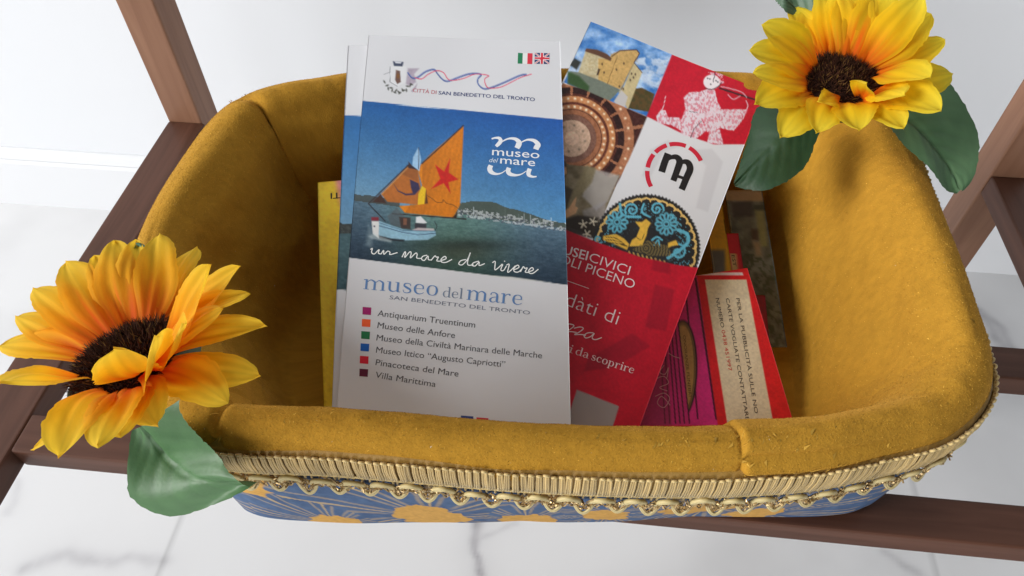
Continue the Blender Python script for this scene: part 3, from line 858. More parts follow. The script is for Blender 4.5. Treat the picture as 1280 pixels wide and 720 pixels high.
a = unit(TL - TR)
fr = Sheet("museum_brochure", on_plane((461, 44), PC, PN), on_plane((700, 55), PC, PN), on_plane((422, 508), PC, PN) + .019 * unit(BL - TL),
           "white museum brochure with sailing boat photo and list of six museums, frontmost in the basket", "brochure", keep_side=True, thick=.0009, bend=.003, group="museum brochures")
fr.paint(lambda cv: brochure_art(cv), [207, 207, 210], .00042)
fr.text("CITTÀ DI", z4(460, 60, 5.82, [(325, 320)])[0], z4(460, 60, 5.82, [(496, 336)])[0], 4.8, (176, 74, 88))
fr.text("SAN BENEDETTO DEL TRONTO", z4(460, 60, 5.82, [(512, 338)])[0], z4(460, 60, 5.82, [(1212, 388)])[0], 4.6, (44, 58, 108), .022)
fr.patch("flag", z4(400, 20, 4, [(990, 184), (1014, 186), (1012, 239), (988, 238)]), (28, 118, 78)); fr.patch("flag", z4(400, 20, 4, [(1014, 186), (1038, 186), (1036, 240), (1012, 239)]), (222, 222, 220)); fr.patch("flag", z4(400, 20, 4, [(1038, 186), (1063, 187), (1061, 241), (1036, 240)]), (206, 48, 66))
fr.patch("flag", z4(400, 20, 4, [(1074, 184), (1148, 186), (1146, 241), (1072, 239)]), (44, 52, 98))
fz = lambda *p: z4(400, 20, 4, p)
fr.strokes("flag_cross", [fz((1074, 185), (1146, 240)), fz((1147, 187), (1073, 239)), fz((1073, 211), (1147, 213)), fz((1110, 185), (1109, 240))], [2.2, 2.2, 4.6, 4.6], (224, 220, 222), .00008, 0)
fr.strokes("flag_cross", [fz((1074, 185), (1146, 240)), fz((1147, 187), (1073, 239)), fz((1073, 211), (1147, 213)), fz((1110, 185), (1109, 240))], [.8, .8, 2.6, 2.6], (206, 40, 58), .00010, 0)
L5 = lambda *p: z4(590, 160, 5.145, p)
L3 = lambda *p: [(590 + p_[0] / 5.145, 160 + p_[1] / 5.145, p_[2] / 5.145) for p_ in p]
WHT = (222, 224, 228)
fr.strokes("wave_emblem", [L3((126, 70, 10), (150, 64, 14), (176, 66, 22), (184, 84, 26), (170, 104, 26), (154, 118, 20)), L3((172, 108, 4), (200, 84, 8), (240, 68, 14), (280, 72, 24), (302, 92, 34), (298, 112, 36), (288, 130, 32)), L3((296, 112, 4), (322, 90, 8), (358, 76, 14), (400, 82, 26), (424, 106, 34), (416, 124, 36), (410, 138, 34)),
                           L3((122, 240, 30), (114, 262, 32), (124, 284, 30), (156, 296, 16), (190, 290, 8), (216, 272, 5)), L3((238, 256, 28), (232, 276, 30), (244, 296, 28), (284, 304, 16), (320, 296, 8), (350, 276, 5)), L3((372, 262, 28), (364, 284, 28), (366, 304, 24), (392, 314, 14), (416, 312, 8))], 1, WHT)
fr.text("museo", L5((128, 174))[0], L5((432, 196))[0], 10.4, WHT, .012); fr.text("mare", L5((180, 228))[0], L5((404, 246))[0], 10.2, WHT, .012); fr.text("del", L5((110, 219))[0], L5((168, 223))[0], 6.0, (200, 212, 224), 0, shear=.3)
c4 = lambda *p: z4(400, 180, 4, p)
fr.strokes("script_lettering", [c4((252, 528), (262, 522), (258, 542), (272, 550), (290, 532), (296, 530), (292, 546), (306, 550)), c4((306, 550), (318, 532), (320, 552), (338, 536), (350, 542), (350, 553), (388, 543)),
                                c4((410, 566), (424, 540), (428, 545), (424, 568), (448, 540), (456, 546), (452, 570), (478, 546), (486, 552), (484, 570), (506, 572)), c4((536, 556), (514, 562), (508, 576), (522, 582), (540, 560), (542, 578), (560, 580)), c4((556, 582), (574, 560), (582, 566), (592, 566), (584, 584), (606, 586)), c4((602, 584), (630, 574), (624, 562), (606, 576), (608, 590), (630, 592), (660, 577)),
                                c4((730, 578), (704, 584), (694, 600), (712, 604), (738, 576), (752, 543), (738, 588), (742, 606), (768, 604)), c4((794, 586), (768, 594), (760, 606), (776, 610), (796, 590), (796, 608), (824, 598)),
                                c4((862, 594), (876, 588), (874, 628), (888, 622), (912, 600)), c4((914, 602), (904, 630), (918, 632), (932, 610)), c4((932, 606), (946, 602), (938, 640), (952, 634), (978, 608)), c4((968, 630), (994, 618), (988, 606), (970, 622), (972, 638), (992, 640), (1012, 622)), c4((1002, 640), (1016, 614), (1024, 622), (1036, 620), (1026, 640), (1044, 642)), c4((1042, 640), (1066, 630), (1060, 618), (1044, 632), (1048, 646), (1066, 646), (1092, 626)), c4((921, 588), (925, 585))], 1.35, (226, 228, 226))
c3 = lambda *p: z4(400, 340, 3.6, p)
BLU = (92, 128, 176)
serif(fr, "museo", c3((192, 76))[0], c3((534, 108))[0], 12.4, BLU); serif(fr, "del", c3((548, 112))[0], c3((644, 121))[0], 8.0, (110, 124, 146)); serif(fr, "mare", c3((656, 124))[0], c3((912, 150))[0], 12.4, BLU)
fr.text("SAN BENEDETTO DEL TRONTO", c3((312, 122))[0], c3((944, 192))[0], 5.0, (104, 110, 126))
GRY = (74, 74, 78)
for tx, p0, p1 in (("Antiquarium Truentinum", (258, 198), (697, 251)), ("Museo delle Anfore", (257, 252), (606, 298)), ("Museo della Civiltà Marinara delle Marche", (253, 308), (998, 389)), ("Museo Ittico “Augusto Capriotti”", (251, 363), (832, 429)), ("Pinacoteca del Mare", (249, 419), (622, 471)), ("Villa Marittima", (247, 475), (519, 518))):
    fr.text(tx, c3(p0)[0], c3(p1)[0], 8.0, GRY)
for (x, y), rgb in zip(((211, 176), (208, 230), (205, 285), (202, 340), (199, 396), (197, 454)), ((152, 28, 98), (228, 92, 46), (34, 108, 66), (26, 88, 172), (206, 34, 54), (92, 26, 52))):
    fr.patch("colour_square", c3((x - 19, y - 19), (x + 20, y - 16), (x + 18, y + 18), (x - 20, y + 15)), rgb)
fr.text("www.museodelmare", c3((150, 628))[0], c3((385, 655))[0], 5.0, (110, 112, 118))
fr.patch("icon", c3((634, 646), (690, 650), (688, 704), (632, 700)), (44, 66, 128)); fr.text("f", c3((658, 694))[0], c3((672, 696))[0], 10, (226, 228, 232), .03, k=.00009)
fr.patch("icon", c3((704, 654), (758, 658), (756, 700), (702, 696)), (196, 50, 60)); fr.patch("icon_mark", c3((720, 668), (742, 680), (719, 690)), (230, 228, 228), .00009)

# second copy of the same brochure, behind, peeping out to the left


def behind_art(cv):
    X, Y = cv.X, cv.Y
    m = sstep(-.6, .6, Y - (144 + (X - 430) * .05)) * sstep(.6, -.6, Y - (362 + (X - 424) * .08))
    t = np.clip((Y - 144) / 150, 0, 1)[..., None]
    ph = np.array([40, 98, 156]) * (1 - t) + np.array([112, 150, 176]) * t
    sea = np.array([74, 100, 106]) + (fbm(X / 4, Y / 2, 6)[..., None] - .5) * 40 - np.clip((Y - 300) / 60, 0, 1)[..., None] * 22
    ph = np.where((Y > 288)[..., None], sea, ph); ph = np.where(((Y > 279) & (Y < 292))[..., None], np.array([58, 62, 60]) + (fbm(X / 2, Y / 2, 2)[..., None] - .5) * 60, ph)
    cv.c = cv.c * (1 - m[..., None]) + ph * m[..., None]


def behind(dx): return PC - PN * dx


s2 = Sheet("museum_brochure", on_plane((435, 57), behind(.0022), PN), on_plane((674, 69), behind(.0022), PN), on_plane((418, 505), behind(.0022), PN) + .018 * unit(BL - TL),
           "second museum brochure tucked behind the frontmost one, only its left edge showing", "brochure", keep_side=True, thick=.0006, bend=.0026, group="museum brochures")
s2.paint(behind_art, [207, 207, 210], .0007)
# folded back panel of the second brochure, slightly offset
yl = Sheet("yellow_leaflet", on_plane((397, 228), behind(.0100), PN), on_plane((500, 226), behind(.0100), PN), on_plane((405, 510), behind(.0100), PN),
           "yellow leaflet with pink corner standing left of the museum brochures", "leaflet", keep_side=True, thick=.0006, bend=.001)


def yl_art(cv):
    cv.poly([(418, 220), (460, 220), (460, 300), (436, 292), (424, 250)], [206, 128, 148], .9, 5)
    cv.blend((fbm(cv.X / 9, cv.Y / 9, 2) > .55) * .12, [150, 120, 20])


yl.paint(yl_art, [226, 190, 44], .0009)
yl.text("ITI", (428.5, 240.5), (413.5, 241.5), -7.5, (40, 32, 30), .02)

# ---------------------------------------------------------------- red museum leaflet


def red_art(cv):
    X, Y = cv.X, cv.Y
    RED = [184, 20, 42]
    # castle photo
    k4 = lambda *p: z4(680, 20, 4, p)
    sky = np.array([84, 132, 190]) + (fbm(X / 17, Y / 11, 3, 5)[..., None] - .42) * np.array([250, 190, 120])
    m = sstep(.6, -.6, cv.sd_poly(k4((230, 20), (642, 188), (515, 502), (100, 332)))); cv.blend(m, np.clip(sky, 40, 232))
    cl_ = m * sstep(1, -6, cv.sd_poly(k4((430, 180), (660, 200), (590, 400), (470, 330)))) * sstep(.38, .6, fbm(X / 9, Y / 7, 33, 4)); cv.blend(cl_ * .7, [206, 214, 226])
    h4 = lambda *p: z4(700, 25, 6.26, p)
    cv.poly(h4((100, 330), (160, 290), (190, 310), (150, 420), (80, 400)), [196, 200, 208], .55, 3)
    cv.poly(h4((560, 540), (640, 530), (740, 580), (700, 720), (530, 690)), [86, 66, 34]); cv.blend(sstep(.6, -.6, cv.sd_poly(h4((560, 540), (640, 530), (740, 580), (700, 720), (530, 690)))) * sstep(.4, .6, fbm(X / 4, Y / 4, 7)) * .6, [58, 60, 30])
    cv.poly(h4((200, 240), (300, 270), (400, 310), (330, 480), (140, 420), (170, 330)), [190, 178, 144])
    cv.poly(h4((400, 270), (470, 235), (540, 232), (600, 236), (620, 258), (575, 345), (470, 545), (300, 470), (330, 400)), [194, 158, 98])
    cv.poly(h4((300, 300), (395, 310), (370, 500), (300, 470)), [194, 158, 96])
    cv.blend(sstep(.6, -.6, cv.sd_poly(h4((200, 240), (600, 236), (640, 410), (520, 690), (140, 420)))) * sstep(.4, .7, fbm(X / 2.2, Y / 2.2, 12)) * .22, [140, 108, 60])
    cv.poly(h4((575, 335), (642, 412), (530, 700), (460, 560), (500, 520)), [188, 172, 130]); cv.poly(h4((480, 548), (530, 600), (505, 690), (420, 640)), [186, 182, 180])
    cv.poly(h4((205, 222), (290, 232), (370, 268), (405, 300), (395, 322), (300, 280), (195, 245)), [92, 62, 46]); cv.stroke(h4((405, 285), (470, 240), (600, 233), (622, 262), (580, 335)), 1.2, [72, 50, 42], 1, 0); cv.stroke(h4((580, 335), (642, 412)), .9, [92, 70, 52], 1, 0)
    cv.stroke(h4((450, 280), (370, 500)), .8, [120, 88, 46], .8, 0); cv.stroke(h4((575, 340), (480, 545)), .8, [110, 82, 46], .8, 0)
    for p in ((442, 388), (500, 340), (345, 410), (330, 345), (465, 520), (495, 540), (560, 420), (575, 450), (550, 470), (590, 425)): cv.ell(h4(p)[0], (.9, 1.4), [58, 42, 32], .95)
    cv.poly(h4((300, 380), (316, 384), (300, 432), (286, 430)), [60, 42, 32])
    cv.poly(h4((150, 410), (330, 480), (470, 548), (380, 640), (200, 560), (60, 480), (80, 400)), [108, 116, 104]); cv.poly(h4((60, 400), (150, 440), (230, 520), (220, 560), (60, 500)), [52, 78, 44], 1, 2); cv.poly(h4((75, 350), (115, 300), (165, 330), (130, 390)), [44, 44, 40], .95, 1.5)
    # theatre seen from above: rings of boxes
    th = sstep(.6, -.6, cv.sd_poly([(704, 104), (730, 112), (776, 132), (809, 146), (786, 200), (762, 249), (690, 215), (690, 120)]))
    dx, dy = X - 714.5, (Y - 173) * 1.03; r = np.hypot(dx, dy); an = np.arctan2(dy, dx)
    c = np.tile(np.array([64, 34, 26.]), (*X.shape, 1))
    def ringc(r0, r1, colr, a=1.0):
        mm = (sstep(r0 - .8, r0 + .8, r) * sstep(r1 + .8, r1 - .8, r) * a)[..., None]; nonlocal_c[0] = nonlocal_c[0] * (1 - mm) + np.array(colr) * mm
    nonlocal_c = [c]
    ringc(0, 10, [222, 186, 160]); ringc(9, 24, [194, 162, 138]); ringc(24, 31, [120, 84, 70]); ringc(31, 37, [150, 96, 66]); ringc(38, 44, [176, 116, 76]); ringc(44, 47, [92, 44, 32]); ringc(47, 55, [182, 122, 78]); ringc(55, 58, [80, 38, 28]); ringc(58, 66, [44, 22, 20]); ringc(66, 78, [162, 106, 74]); ringc(80, 90, [66, 32, 28])
    c = nonlocal_c[0]
    spokes = (np.abs((an * 9 / math.pi) % 1 - .5) < .07) & (r > 56) & (r < 92); c = np.where(spokes[..., None], np.array([150, 98, 70]), c)
    for rr2, nn2 in ((41, 17), (51.5, 19), (72, 17)):
        for q in range(nn2 * 2):
            t = q * math.pi / nn2; d2 = (dx - rr2 * math.cos(t)) ** 2 + (dy - rr2 * math.sin(t)) ** 2; w2 = np.exp(-d2 / 2.2)[..., None]; c = c * (1 - w2) + np.array([255, 236, 206]) * w2
    for q in range(8):
        t = q * math.pi / 4 + .2; d2 = ((dx - 17 * math.cos(t)) / 1.4) ** 2 + ((dy - 17 * math.sin(t)) / 1.4) ** 2; w2 = np.exp(-d2)[..., None] * .7; c = c * (1 - w2) + np.array([80, 70, 60]) * w2
    c = c + (fbm(X / 2, Y / 2, 71)[..., None] - .5) * 40
    cv.blend(th, c)
    # old painting: dark figure with a pointing hand
    pm = cv.sd_poly([(690, 195), (712, 206), (735, 208), (762, 222), (775, 218), (744, 296), (690, 276)]); pt = sstep(.6, -.6, pm)
    cv.blend(pt, np.array([112, 100, 76]) + (fbm(X / 12, Y / 10, 62)[..., None] - .5) * 90)
    k5 = lambda *p: z4(690, 100, 3.43, p)
    cv.poly(k5((150, 372), (290, 410), (262, 470), (240, 520), (190, 560), (130, 500)), [162, 156, 152], .85, 2); cv.poly(k5((130, 560), (230, 520), (230, 600), (140, 610)), [150, 146, 150], .6, 2)
    cv.poly(k5((150, 365), (190, 378), (170, 440), (60, 570), (35, 560), (35, 470), (90, 470)), [124, 112, 82], .9, 2)
    cv.poly(k5((30, 340), (60, 350), (66, 400), (36, 440)), [70, 52, 36], .95, 1.5); cv.poly(k5((44, 370), (62, 374), (64, 400), (46, 414)), [176, 132, 92], 1, 1.2)
    cv.poly(k5((30, 440), (90, 470), (60, 560), (30, 560)), [58, 48, 38], .85, 2)
    cv.poly(k5((30, 575), (72, 548), (92, 516), (106, 500), (100, 540), (112, 548), (102, 572), (60, 592), (30, 602)), [196, 152, 112], 1, 1); cv.poly(k5((30, 605), (110, 580), (200, 590), (190, 680), (30, 650)), [42, 34, 28], .9, 2)
    for p in ((134, 618), (150, 660), (176, 606)):
        for q in range(5):
            t = q * 1.257 + p[0]; cx, cy = k5(p)[0]; cv.stroke([(cx, cy), (cx + 5 * math.cos(t), cy + 5 * math.sin(t))], 1.8, [206, 198, 176], .9, 0)
    # red square with white chalk figure
    sq = k4((642, 188), (1120, 352), (1010, 642), (850, 642), (700, 592), (513, 502)); cv.poly(sq, RED)
    f6 = lambda *p: z4(810, 70, 6, p)
    chalk = lambda m: m * (.62 + .5 * sstep(.35, .62, fbm(X / 1.6, Y / 2.6, 81, 3)))
    W1 = np.array([214, 200, 208])
    for P in (f6((268, 310), (310, 272), (380, 270), (440, 250), (500, 250), (520, 340), (548, 390), (500, 440), (400, 470), (280, 400)), f6((280, 400), (370, 430), (400, 470), (440, 560), (360, 620), (250, 590), (250, 480)),
              f6((400, 450), (480, 400), (620, 400), (740, 400), (690, 500), (640, 560), (540, 540), (500, 560), (440, 570)), f6((460, 550), (540, 550), (565, 664), (445, 650)), f6((64, 450), (100, 400), (132, 410), (150, 460), (240, 460), (250, 560), (180, 520), (70, 500))):
        cv.blend(np.clip(chalk(sstep(.8, -.8, cv.sd_poly(P) + 1.2 * (fbm(X / 3, Y / 3, 91) - .5))), 0, 1), W1)
    cv.ell(f6((478, 195))[0], (10.5, 9.2), [222, 214, 218]); cv.blend(sstep(.6, -.6, cv.sd_poly(f6((440, 120), (560, 130), (570, 200), (520, 230), (540, 180), (480, 150)))) * sstep(.45, .55, fbm(X / 1.6, Y / 1.6, 19)) * .8, W1)
    DK = [44, 36, 44]
    cv.stroke(f6((425, 240), (480, 250), (530, 225), (550, 200)), 1, DK, .9); cv.stroke(f6((505, 120), (488, 195)), .9, DK, .9, 0); cv.stroke(f6((538, 242), (640, 275), (810, 330)), 2.3, [66, 34, 40], 1, 0)
    for p in ((448, 168), (464, 172), (510, 185), (524, 195), (470, 212)): cv.ell(f6(p)[0], .8, DK)
    cv.stroke(f6((320, 610), (345, 550), (400, 490)), .8, DK, .8); cv.stroke(f6((310, 415), (370, 425)), .7, DK, .7, 0)
    cv.stroke(f6((550, 230), (600, 240), (700, 270), (740, 310)), 1.4, W1, .7); cv.stroke(f6((600, 290), (640, 325), (690, 300)), 1.4, W1, .7); cv.stroke(f6((132, 300), (118, 370), (100, 410)), .9, W1, .9); cv.stroke(f6((735, 335), (748, 380), (710, 470), (640, 555)), 1.2, W1, .9)
    # printed plate with deer, dark with turquoise scrolls
    cx, cy, R = 807.5, 310.5, 67.5
    dx, dy = X - cx, Y - cy; r = np.hypot(dx, dy) / R; an = np.arctan2(dy, dx)
    pl_ = sstep(.012, -.012, r - (1 + .012 * np.cos(an * 90)))
    c = np.tile(np.array([38, 38, 40.]), (*X.shape, 1))
    ph = (an * 17 / math.pi) % 1.0; arc = np.abs(np.hypot((ph - .5) * 1.0, (r - .86) / .11) - .62) < .16
    c = np.where(((r > .86) & (r < .965) & arc)[..., None], np.array([206, 172, 104]), c)
    TQ, GO = np.array([92, 168, 190]), np.array([214, 170, 66])
    cv.blend(pl_, c)
    p7 = lambda *p: z4(730, 160, 4, p)
    body = pl_ * (r < .84)
    def tq(pts, w): cv.stroke(p7(*pts), w, TQ, 1)
    def spiral(c0, r0, turns, ph0, w, sgn=1):
        pts = [(c0[0] + r0 * (1 - i / 26) * math.cos(ph0 + sgn * turns * 2 * math.pi * i / 24), c0[1] + r0 * (1 - i / 26) * math.sin(ph0 + sgn * turns * 2 * math.pi * i / 24)) for i in range(25)]
        cv.stroke(p7(*pts), w, TQ, 1)
    spiral((240, 410), 36, 1.6, 2.6, 2.4); spiral((365, 405), 34, 1.6, .2, 2.4, -1); spiral((470, 620), 40, 1.3, -1.4, 2.6); spiral((72, 555), 22, 1.2, 1, 2.2); spiral((150, 545), 16, 1.1, 2, 1.8)
    tq(((180, 380), (185, 420), (200, 440), (280, 445)), 3.2); tq(((300, 380), (290, 420), (330, 445)), 2.8); tq(((470, 510), (515, 530), (520, 570), (480, 610), (420, 650)), 4); tq(((340, 560), (365, 545), (390, 560)), 2.4); tq(((350, 585), (372, 560), (376, 590)), 2)
    def flower(c0, rr3, np_):
        for q in range(np_):
            t = q * 2 * math.pi / np_; x_, y_ = c0[0] + rr3 * .66 * math.cos(t), c0[1] + rr3 * .66 * math.sin(t)
            cv.ell(p7((x_, y_))[0], (rr3 * .09, rr3 * .06), TQ, 1, rot=t); cv.ell(p7((x_, y_))[0], (rr3 * .05, rr3 * .022), [38, 40, 44], 1, rot=t)
        cv.ell(p7(c0)[0], rr3 * .07, TQ); cv.ell(p7(c0)[0], rr3 * .035, [30, 34, 40])
    flower((165, 470), 56, 10); flower((412, 480), 58, 12)
    spk = body * (vnoise(X / 1.7, Y / 1.7, 44) > .72) * sstep(.3, .8, r) ; cv.blend(spk * .8, TQ)
    cv.poly(p7((255, 468), (290, 470), (310, 455), (335, 475), (320, 500), (312, 540), (290, 590), (225, 592), (240, 560), (262, 545), (280, 500)), GO); cv.poly(p7((95, 540), (160, 530), (200, 552), (226, 580), (215, 610), (150, 580), (95, 560)), GO); cv.poly(p7((420, 575), (460, 560), (472, 585), (440, 590), (420, 600)), GO)
    for q in range(3): cv.stroke(p7((110, 545 + 14 * q), (160, 552 + 12 * q), (215, 592)), .7, [50, 40, 26], .9)
    cv.stroke(p7((262, 545), (285, 560), (300, 530)), .7, [50, 40, 26], .9)
    cv.blend(body * sstep(.6, -.6, cv.sd_poly(p7((320, 560), (420, 590), (440, 640), (330, 640), (240, 610)))) * (np.abs(np.sin(r * 60)) > .5) * .8, [120, 104, 62])
    for q in range(9): cv.stroke(p7((225 + 22 * q, 618 + 6 * q), (234 + 22 * q, 640 + 6 * q)), 2.2, [190, 158, 86], .9, 0)
    # red lower field
    red = [(670, 268), (699, 284), (747, 303), (800, 321), (845, 331), (905, 339), (905, 620), (500, 620), (600, 250)]
    cv.poly(red, RED)
    m = sstep(.6, -.6, cv.sd_poly(red)); w8 = lambda *p: z4(690, 290, 3.79, p)
    for P in (w8((490, 250), (580, 272), (540, 470), (440, 450)), w8((380, 480), (465, 540), (300, 640), (150, 660), (170, 600)), w8((480, 130), (560, 150), (560, 200), (470, 180))): cv.poly(P, [134, 14, 36], .55, 2)
    cv.poly([(721, 487), (774, 508), (757, 560), (704, 540)], [150, 140, 138])
    # faint grey watermark letters on the white field
    for P in (p7((540, 110), (640, 105), (695, 170), (620, 420), (560, 400), (610, 190)), p7((330, 110), (420, 60), (480, 90), (400, 120), (330, 250), (290, 240))): 
        mm = sstep(2, -2, cv.sd_poly(P)) * (cv.c.min(-1) > 150); cv.blend(mm * .5, [186, 184, 188])


rtl, rtr = on_plane((738.5, 27), behind(-.004), PN), on_plane((955, 118), behind(-.001), PN)
rdir = unit(on_plane((806, 518), behind(.005), PN) - rtr)
red = Sheet("museum_leaflet", rtl, rtr, rtl + rdir * .204, "red and white museum leaflet leaning to the right, with castle photo and painted plate", "leaflet", thick=.0009, bend=-.004, keep_side=True)
red.paint(red_art, [207, 207, 210], .00045)
w8 = lambda *p: z4(690, 290, 3.79, p)
red.text("MUSEI", w8((2, 90))[0], w8((163, 134))[0], 12.0, (226, 212, 214), .022); red.text("CIVICI", w8((172, 137))[0], w8((362, 204))[0], 12.0, (226, 212, 214), -.006)
red.text("ASCOLI PICENO", w8((-92, 100))[0], w8((385, 270))[0], 12.0, (226, 212, 214), -.006)
red.strokes("rule", [w8((20, 213), (175, 268))], .8, (220, 196, 198), .00006, 0)
red.text("dàti di", w8((58, 345))[0], w8((306, 440))[0], 19.0, (226, 206, 208), -.014)
red.strokes("script_lettering", [w8((52, 440), (84, 436), (104, 444), (84, 462), (62, 472), (90, 472), (116, 476)), w8((104, 456), (134, 450), (148, 458), (126, 476), (106, 486), (140, 486), (160, 490)), w8((196, 478), (170, 478), (152, 490), (160, 502), (182, 496), (200, 480), (190, 502), (206, 510), (236, 500))], 1.2, (226, 206, 208))
serif(red, "i", w8((72, 566))[0], w8((100, 576))[0], 6.4, (222, 196, 198), weight=1.1); serif(red, "da", w8((106, 578))[0], w8((172, 600))[0], 6.4, (222, 196, 198), weight=1.1); serif(red, "scoprire", w8((182, 604))[0], w8((386, 672))[0], 6.4, (222, 196, 198), weight=1.1)
p7 = lambda *p: z4(730, 160, 4, p)
arcs = []
for a0, a1 in ((150, 183), (190, 219), (225, 252), (258, 292), (300, 336)):
    arcs.append([(844 + 35 * math.cos(math.radians(t)), 215.5 + 35.5 * math.sin(math.radians(t))) for t in np.linspace(a0, a1, 6)])
red.strokes("dashed_ring", arcs, 5.6, (192, 34, 56), .00006, 2)
q3 = lambda *p: [(730 + x / 4, 160 + y / 4, w / 4) for x, y, w in p]
red.strokes("monogram", [q3((420, 128, 34), (402, 175, 34), (388, 220, 34)), q3((412, 165, 10), (435, 148, 20), (462, 146, 30), (478, 168, 34), (466, 210, 32), (446, 264, 30)), q3((474, 190, 10), (494, 170, 22), (520, 174, 32), (530, 205, 34), (512, 250, 33), (488, 308, 32)), q3((452, 236, 16), (512, 256, 16))], 1, (30, 28, 30))

# ---------------------------------------------------------------- booklets behind, at the right
b6 = lambda *p: z4(680, 340, 3.6, p)


def ad_art(cv):
    X, Y = cv.X, cv.Y
    # pink cover left of the red frame
    cv.poly(b6((300, -40), (690, -40), (692, 22), (790, 690), (100, 690)), [208, 44, 124])
    for x0, x1, w in ((690, 775, 2.6), (640, 692, 2.0), (602, 640, 1.2), (585, 622, 1.0), (562, 604, 1.0), (540, 580, 1.0), (520, 566, 1.2)):
        cv.stroke(b6((x0 - 8 if x0 < 690 else 682, 30), (x1, 660)), w, [52, 12, 34], .9, 0)
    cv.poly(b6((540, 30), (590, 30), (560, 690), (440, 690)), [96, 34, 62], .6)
    cv.ell(b6((620, 440))[0], (19.5, 62), [40, 26, 26], 1, rot=.02); cv.ell(b6((619, 440))[0], (17.6, 60), [150, 112, 62], 1, rot=.02); cv.ell(b6((619, 440))[0], (16.4, 58), [60, 40, 30], 1, rot=.02); cv.ell(b6((619, 440))[0], (15.6, 57), [172, 132, 74], 1, rot=.02)
    cv.poly(b6((300, 200), (604, 230), (634, 440), (655, 690), (100, 690)), [200, 44, 120])
    for x0, x1 in ((604, 655), (588, 632), (570, 612), (556, 592), (536, 566), (516, 545)): cv.stroke(b6((x0, 230), (x1, 680)), 1.5, [48, 14, 32], .9, 0)
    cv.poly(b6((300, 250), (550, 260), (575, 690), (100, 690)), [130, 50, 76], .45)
    # red frame with beige panel
    cv.poly(b6((683, -25), (930, -25), (1040, 700), (782, 690)), [206, 30, 36])
    cv.poly(b6((688, 2), (893, 2), (897, 15), (690, 15)), [222, 200, 200])
    cv.poly(b6((724, 34), (911, 34), (1034, 690), (826, 690)), [220, 206, 176]); cv.blend(sstep(.6, -.6, cv.sd_poly(b6((724, 34), (911, 34), (1034, 690), (826, 690)))) * fbm(X / 3, Y / 3, 4) * .12, [120, 100, 70])


pk = behind(.0175)
ptl, ptr = on_plane((840, 334), pk, PN), on_plane((934, 335), pk, PN)
ad = Sheet("advertising_booklet", ptl - unit(ptr - ptl) * .035, ptr, on_plane((985, 505), pk, PN) - unit(ptr - ptl) * .105,
           "red and pink booklet with beige advert panel and gold oval, right of the red leaflet", "booklet", thick=.003)
# its right edge follows the photo: rebuild the frame from the edge direction
ed = unit(on_plane((988, 515), pk, PN) - ptr); xd = unit(np.cross(PN, ed)); xd = xd if xd[0] > 0 else -xd
for ob in [ad.root]: bpy.data.objects.remove(ob)
ad = Sheet("advertising_booklet", ptr - xd * .075, ptr, ptr - xd * .075 + ed * .092, "red and pink booklet with beige advert panel and gold oval, right of the red leaflet", "booklet", thick=.003)
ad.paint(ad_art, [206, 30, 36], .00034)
TXT = (78, 66, 58)
ad.text("PER LA PUBBLICITÀ SULLE NO", b6((864, 118))[0], b6((948, 636))[0], 4.6, TXT, .01); ad.text("CARTE VOGLIATE CONTATTARE", b6((818, 118))[0], b6((908, 668))[0], 4.6, TXT, .01)
ad.text("NUMERO", b6((772, 118))[0], b6((796, 250))[0], 4.6, TXT, .01); ad.text("0438 451997", b6((798, 262))[0], b6((830, 445))[0], 4.6, (196, 60, 50), .004)
ad.text("ONORANZE FUNEBRI", b6((625, 285))[0], b6((652, 560))[0], 3.6, (92, 64, 34))
ad.strokes("script_lettering", [b6((560, 365), (585, 380), (612, 388)), b6((540, 420), (520, 450), (545, 460), (560, 430), (552, 480)), b6((505, 480), (540, 470), (560, 500), (520, 520), (555, 535)), b6((500, 560), (540, 545), (565, 570), (540, 610), (510, 590), (530, 560), (568, 600))], 1.1, (190, 128, 140))


def quad(name, corners, off, label, cat, base, fn=None, thick=.001, step=.0009, extend=.0):
    P = [on_plane(p, behind(off), PN) for p in corners]
    sh = Sheet(name, P[0], P[1], P[2] + extend * unit(P[2] - P[0]), label, cat, thick=thick); sh.paint(fn, base, step); return sh


r4 = lambda *p: z4(860, 230, 4.236, p)


def yb_art(cv):
    cv.poly(r4((80, 348), (195, 348), (200, 520), (60, 520)), [92, 88, 82], 1, 3); cv.stroke(r4((195, 195), (205, 260)), 2.4, [60, 50, 30], .8, 0)


quad("yellow_booklet", r4((90, 110), (182, 110), (120, 640)), .0215, "yellow booklet with grey picture between the red leaflet and the basket's right side", "booklet", [196, 146, 26], yb_art, extend=.03)
rs = quad("red_leaflet", r4((150, 262), (266, 262), (235, 640)), .0235, "narrow red leaflet edge with small cream tag beside the yellow booklet", "leaflet", [176, 26, 42], lambda cv: cv.poly(r4((222, 370), (256, 370), (268, 470), (232, 470)), [190, 160, 110]), extend=.03)
rs.text("EST", r4((230, 376))[0], r4((240, 436))[0], 4, (60, 40, 30), .02)


def map_art(cv):
    X, Y = cv.X, cv.Y
    cv.c += (fbm(X / 7, Y / 7, 3)[..., None] - .5) * 70
    cv.poly(r4((200, 20), (390, 36), (400, 92), (200, 88)), [150, 120, 84], .9, 2); cv.poly(r4((230, 95), (340, 95), (342, 172), (240, 176)), [54, 44, 40], .95, 2); cv.poly(r4((345, 110), (400, 110), (410, 142), (345, 140)), [48, 48, 36], .9, 1.5)
    cv.poly(r4((355, 140), (400, 140), (420, 330), (385, 330)), [124, 122, 76], .85, 2); cv.poly(r4((335, 240), (368, 240), (372, 296), (340, 296)), [66, 48, 36], .9, 2); cv.poly(r4((340, 300), (380, 310), (392, 380), (360, 380)), [150, 124, 96], .7, 3)
    m = (fbm(X / 5, Y / 6, 27) > .56) & (Y > 318); cv.blend(m * .75, [50, 56, 36])


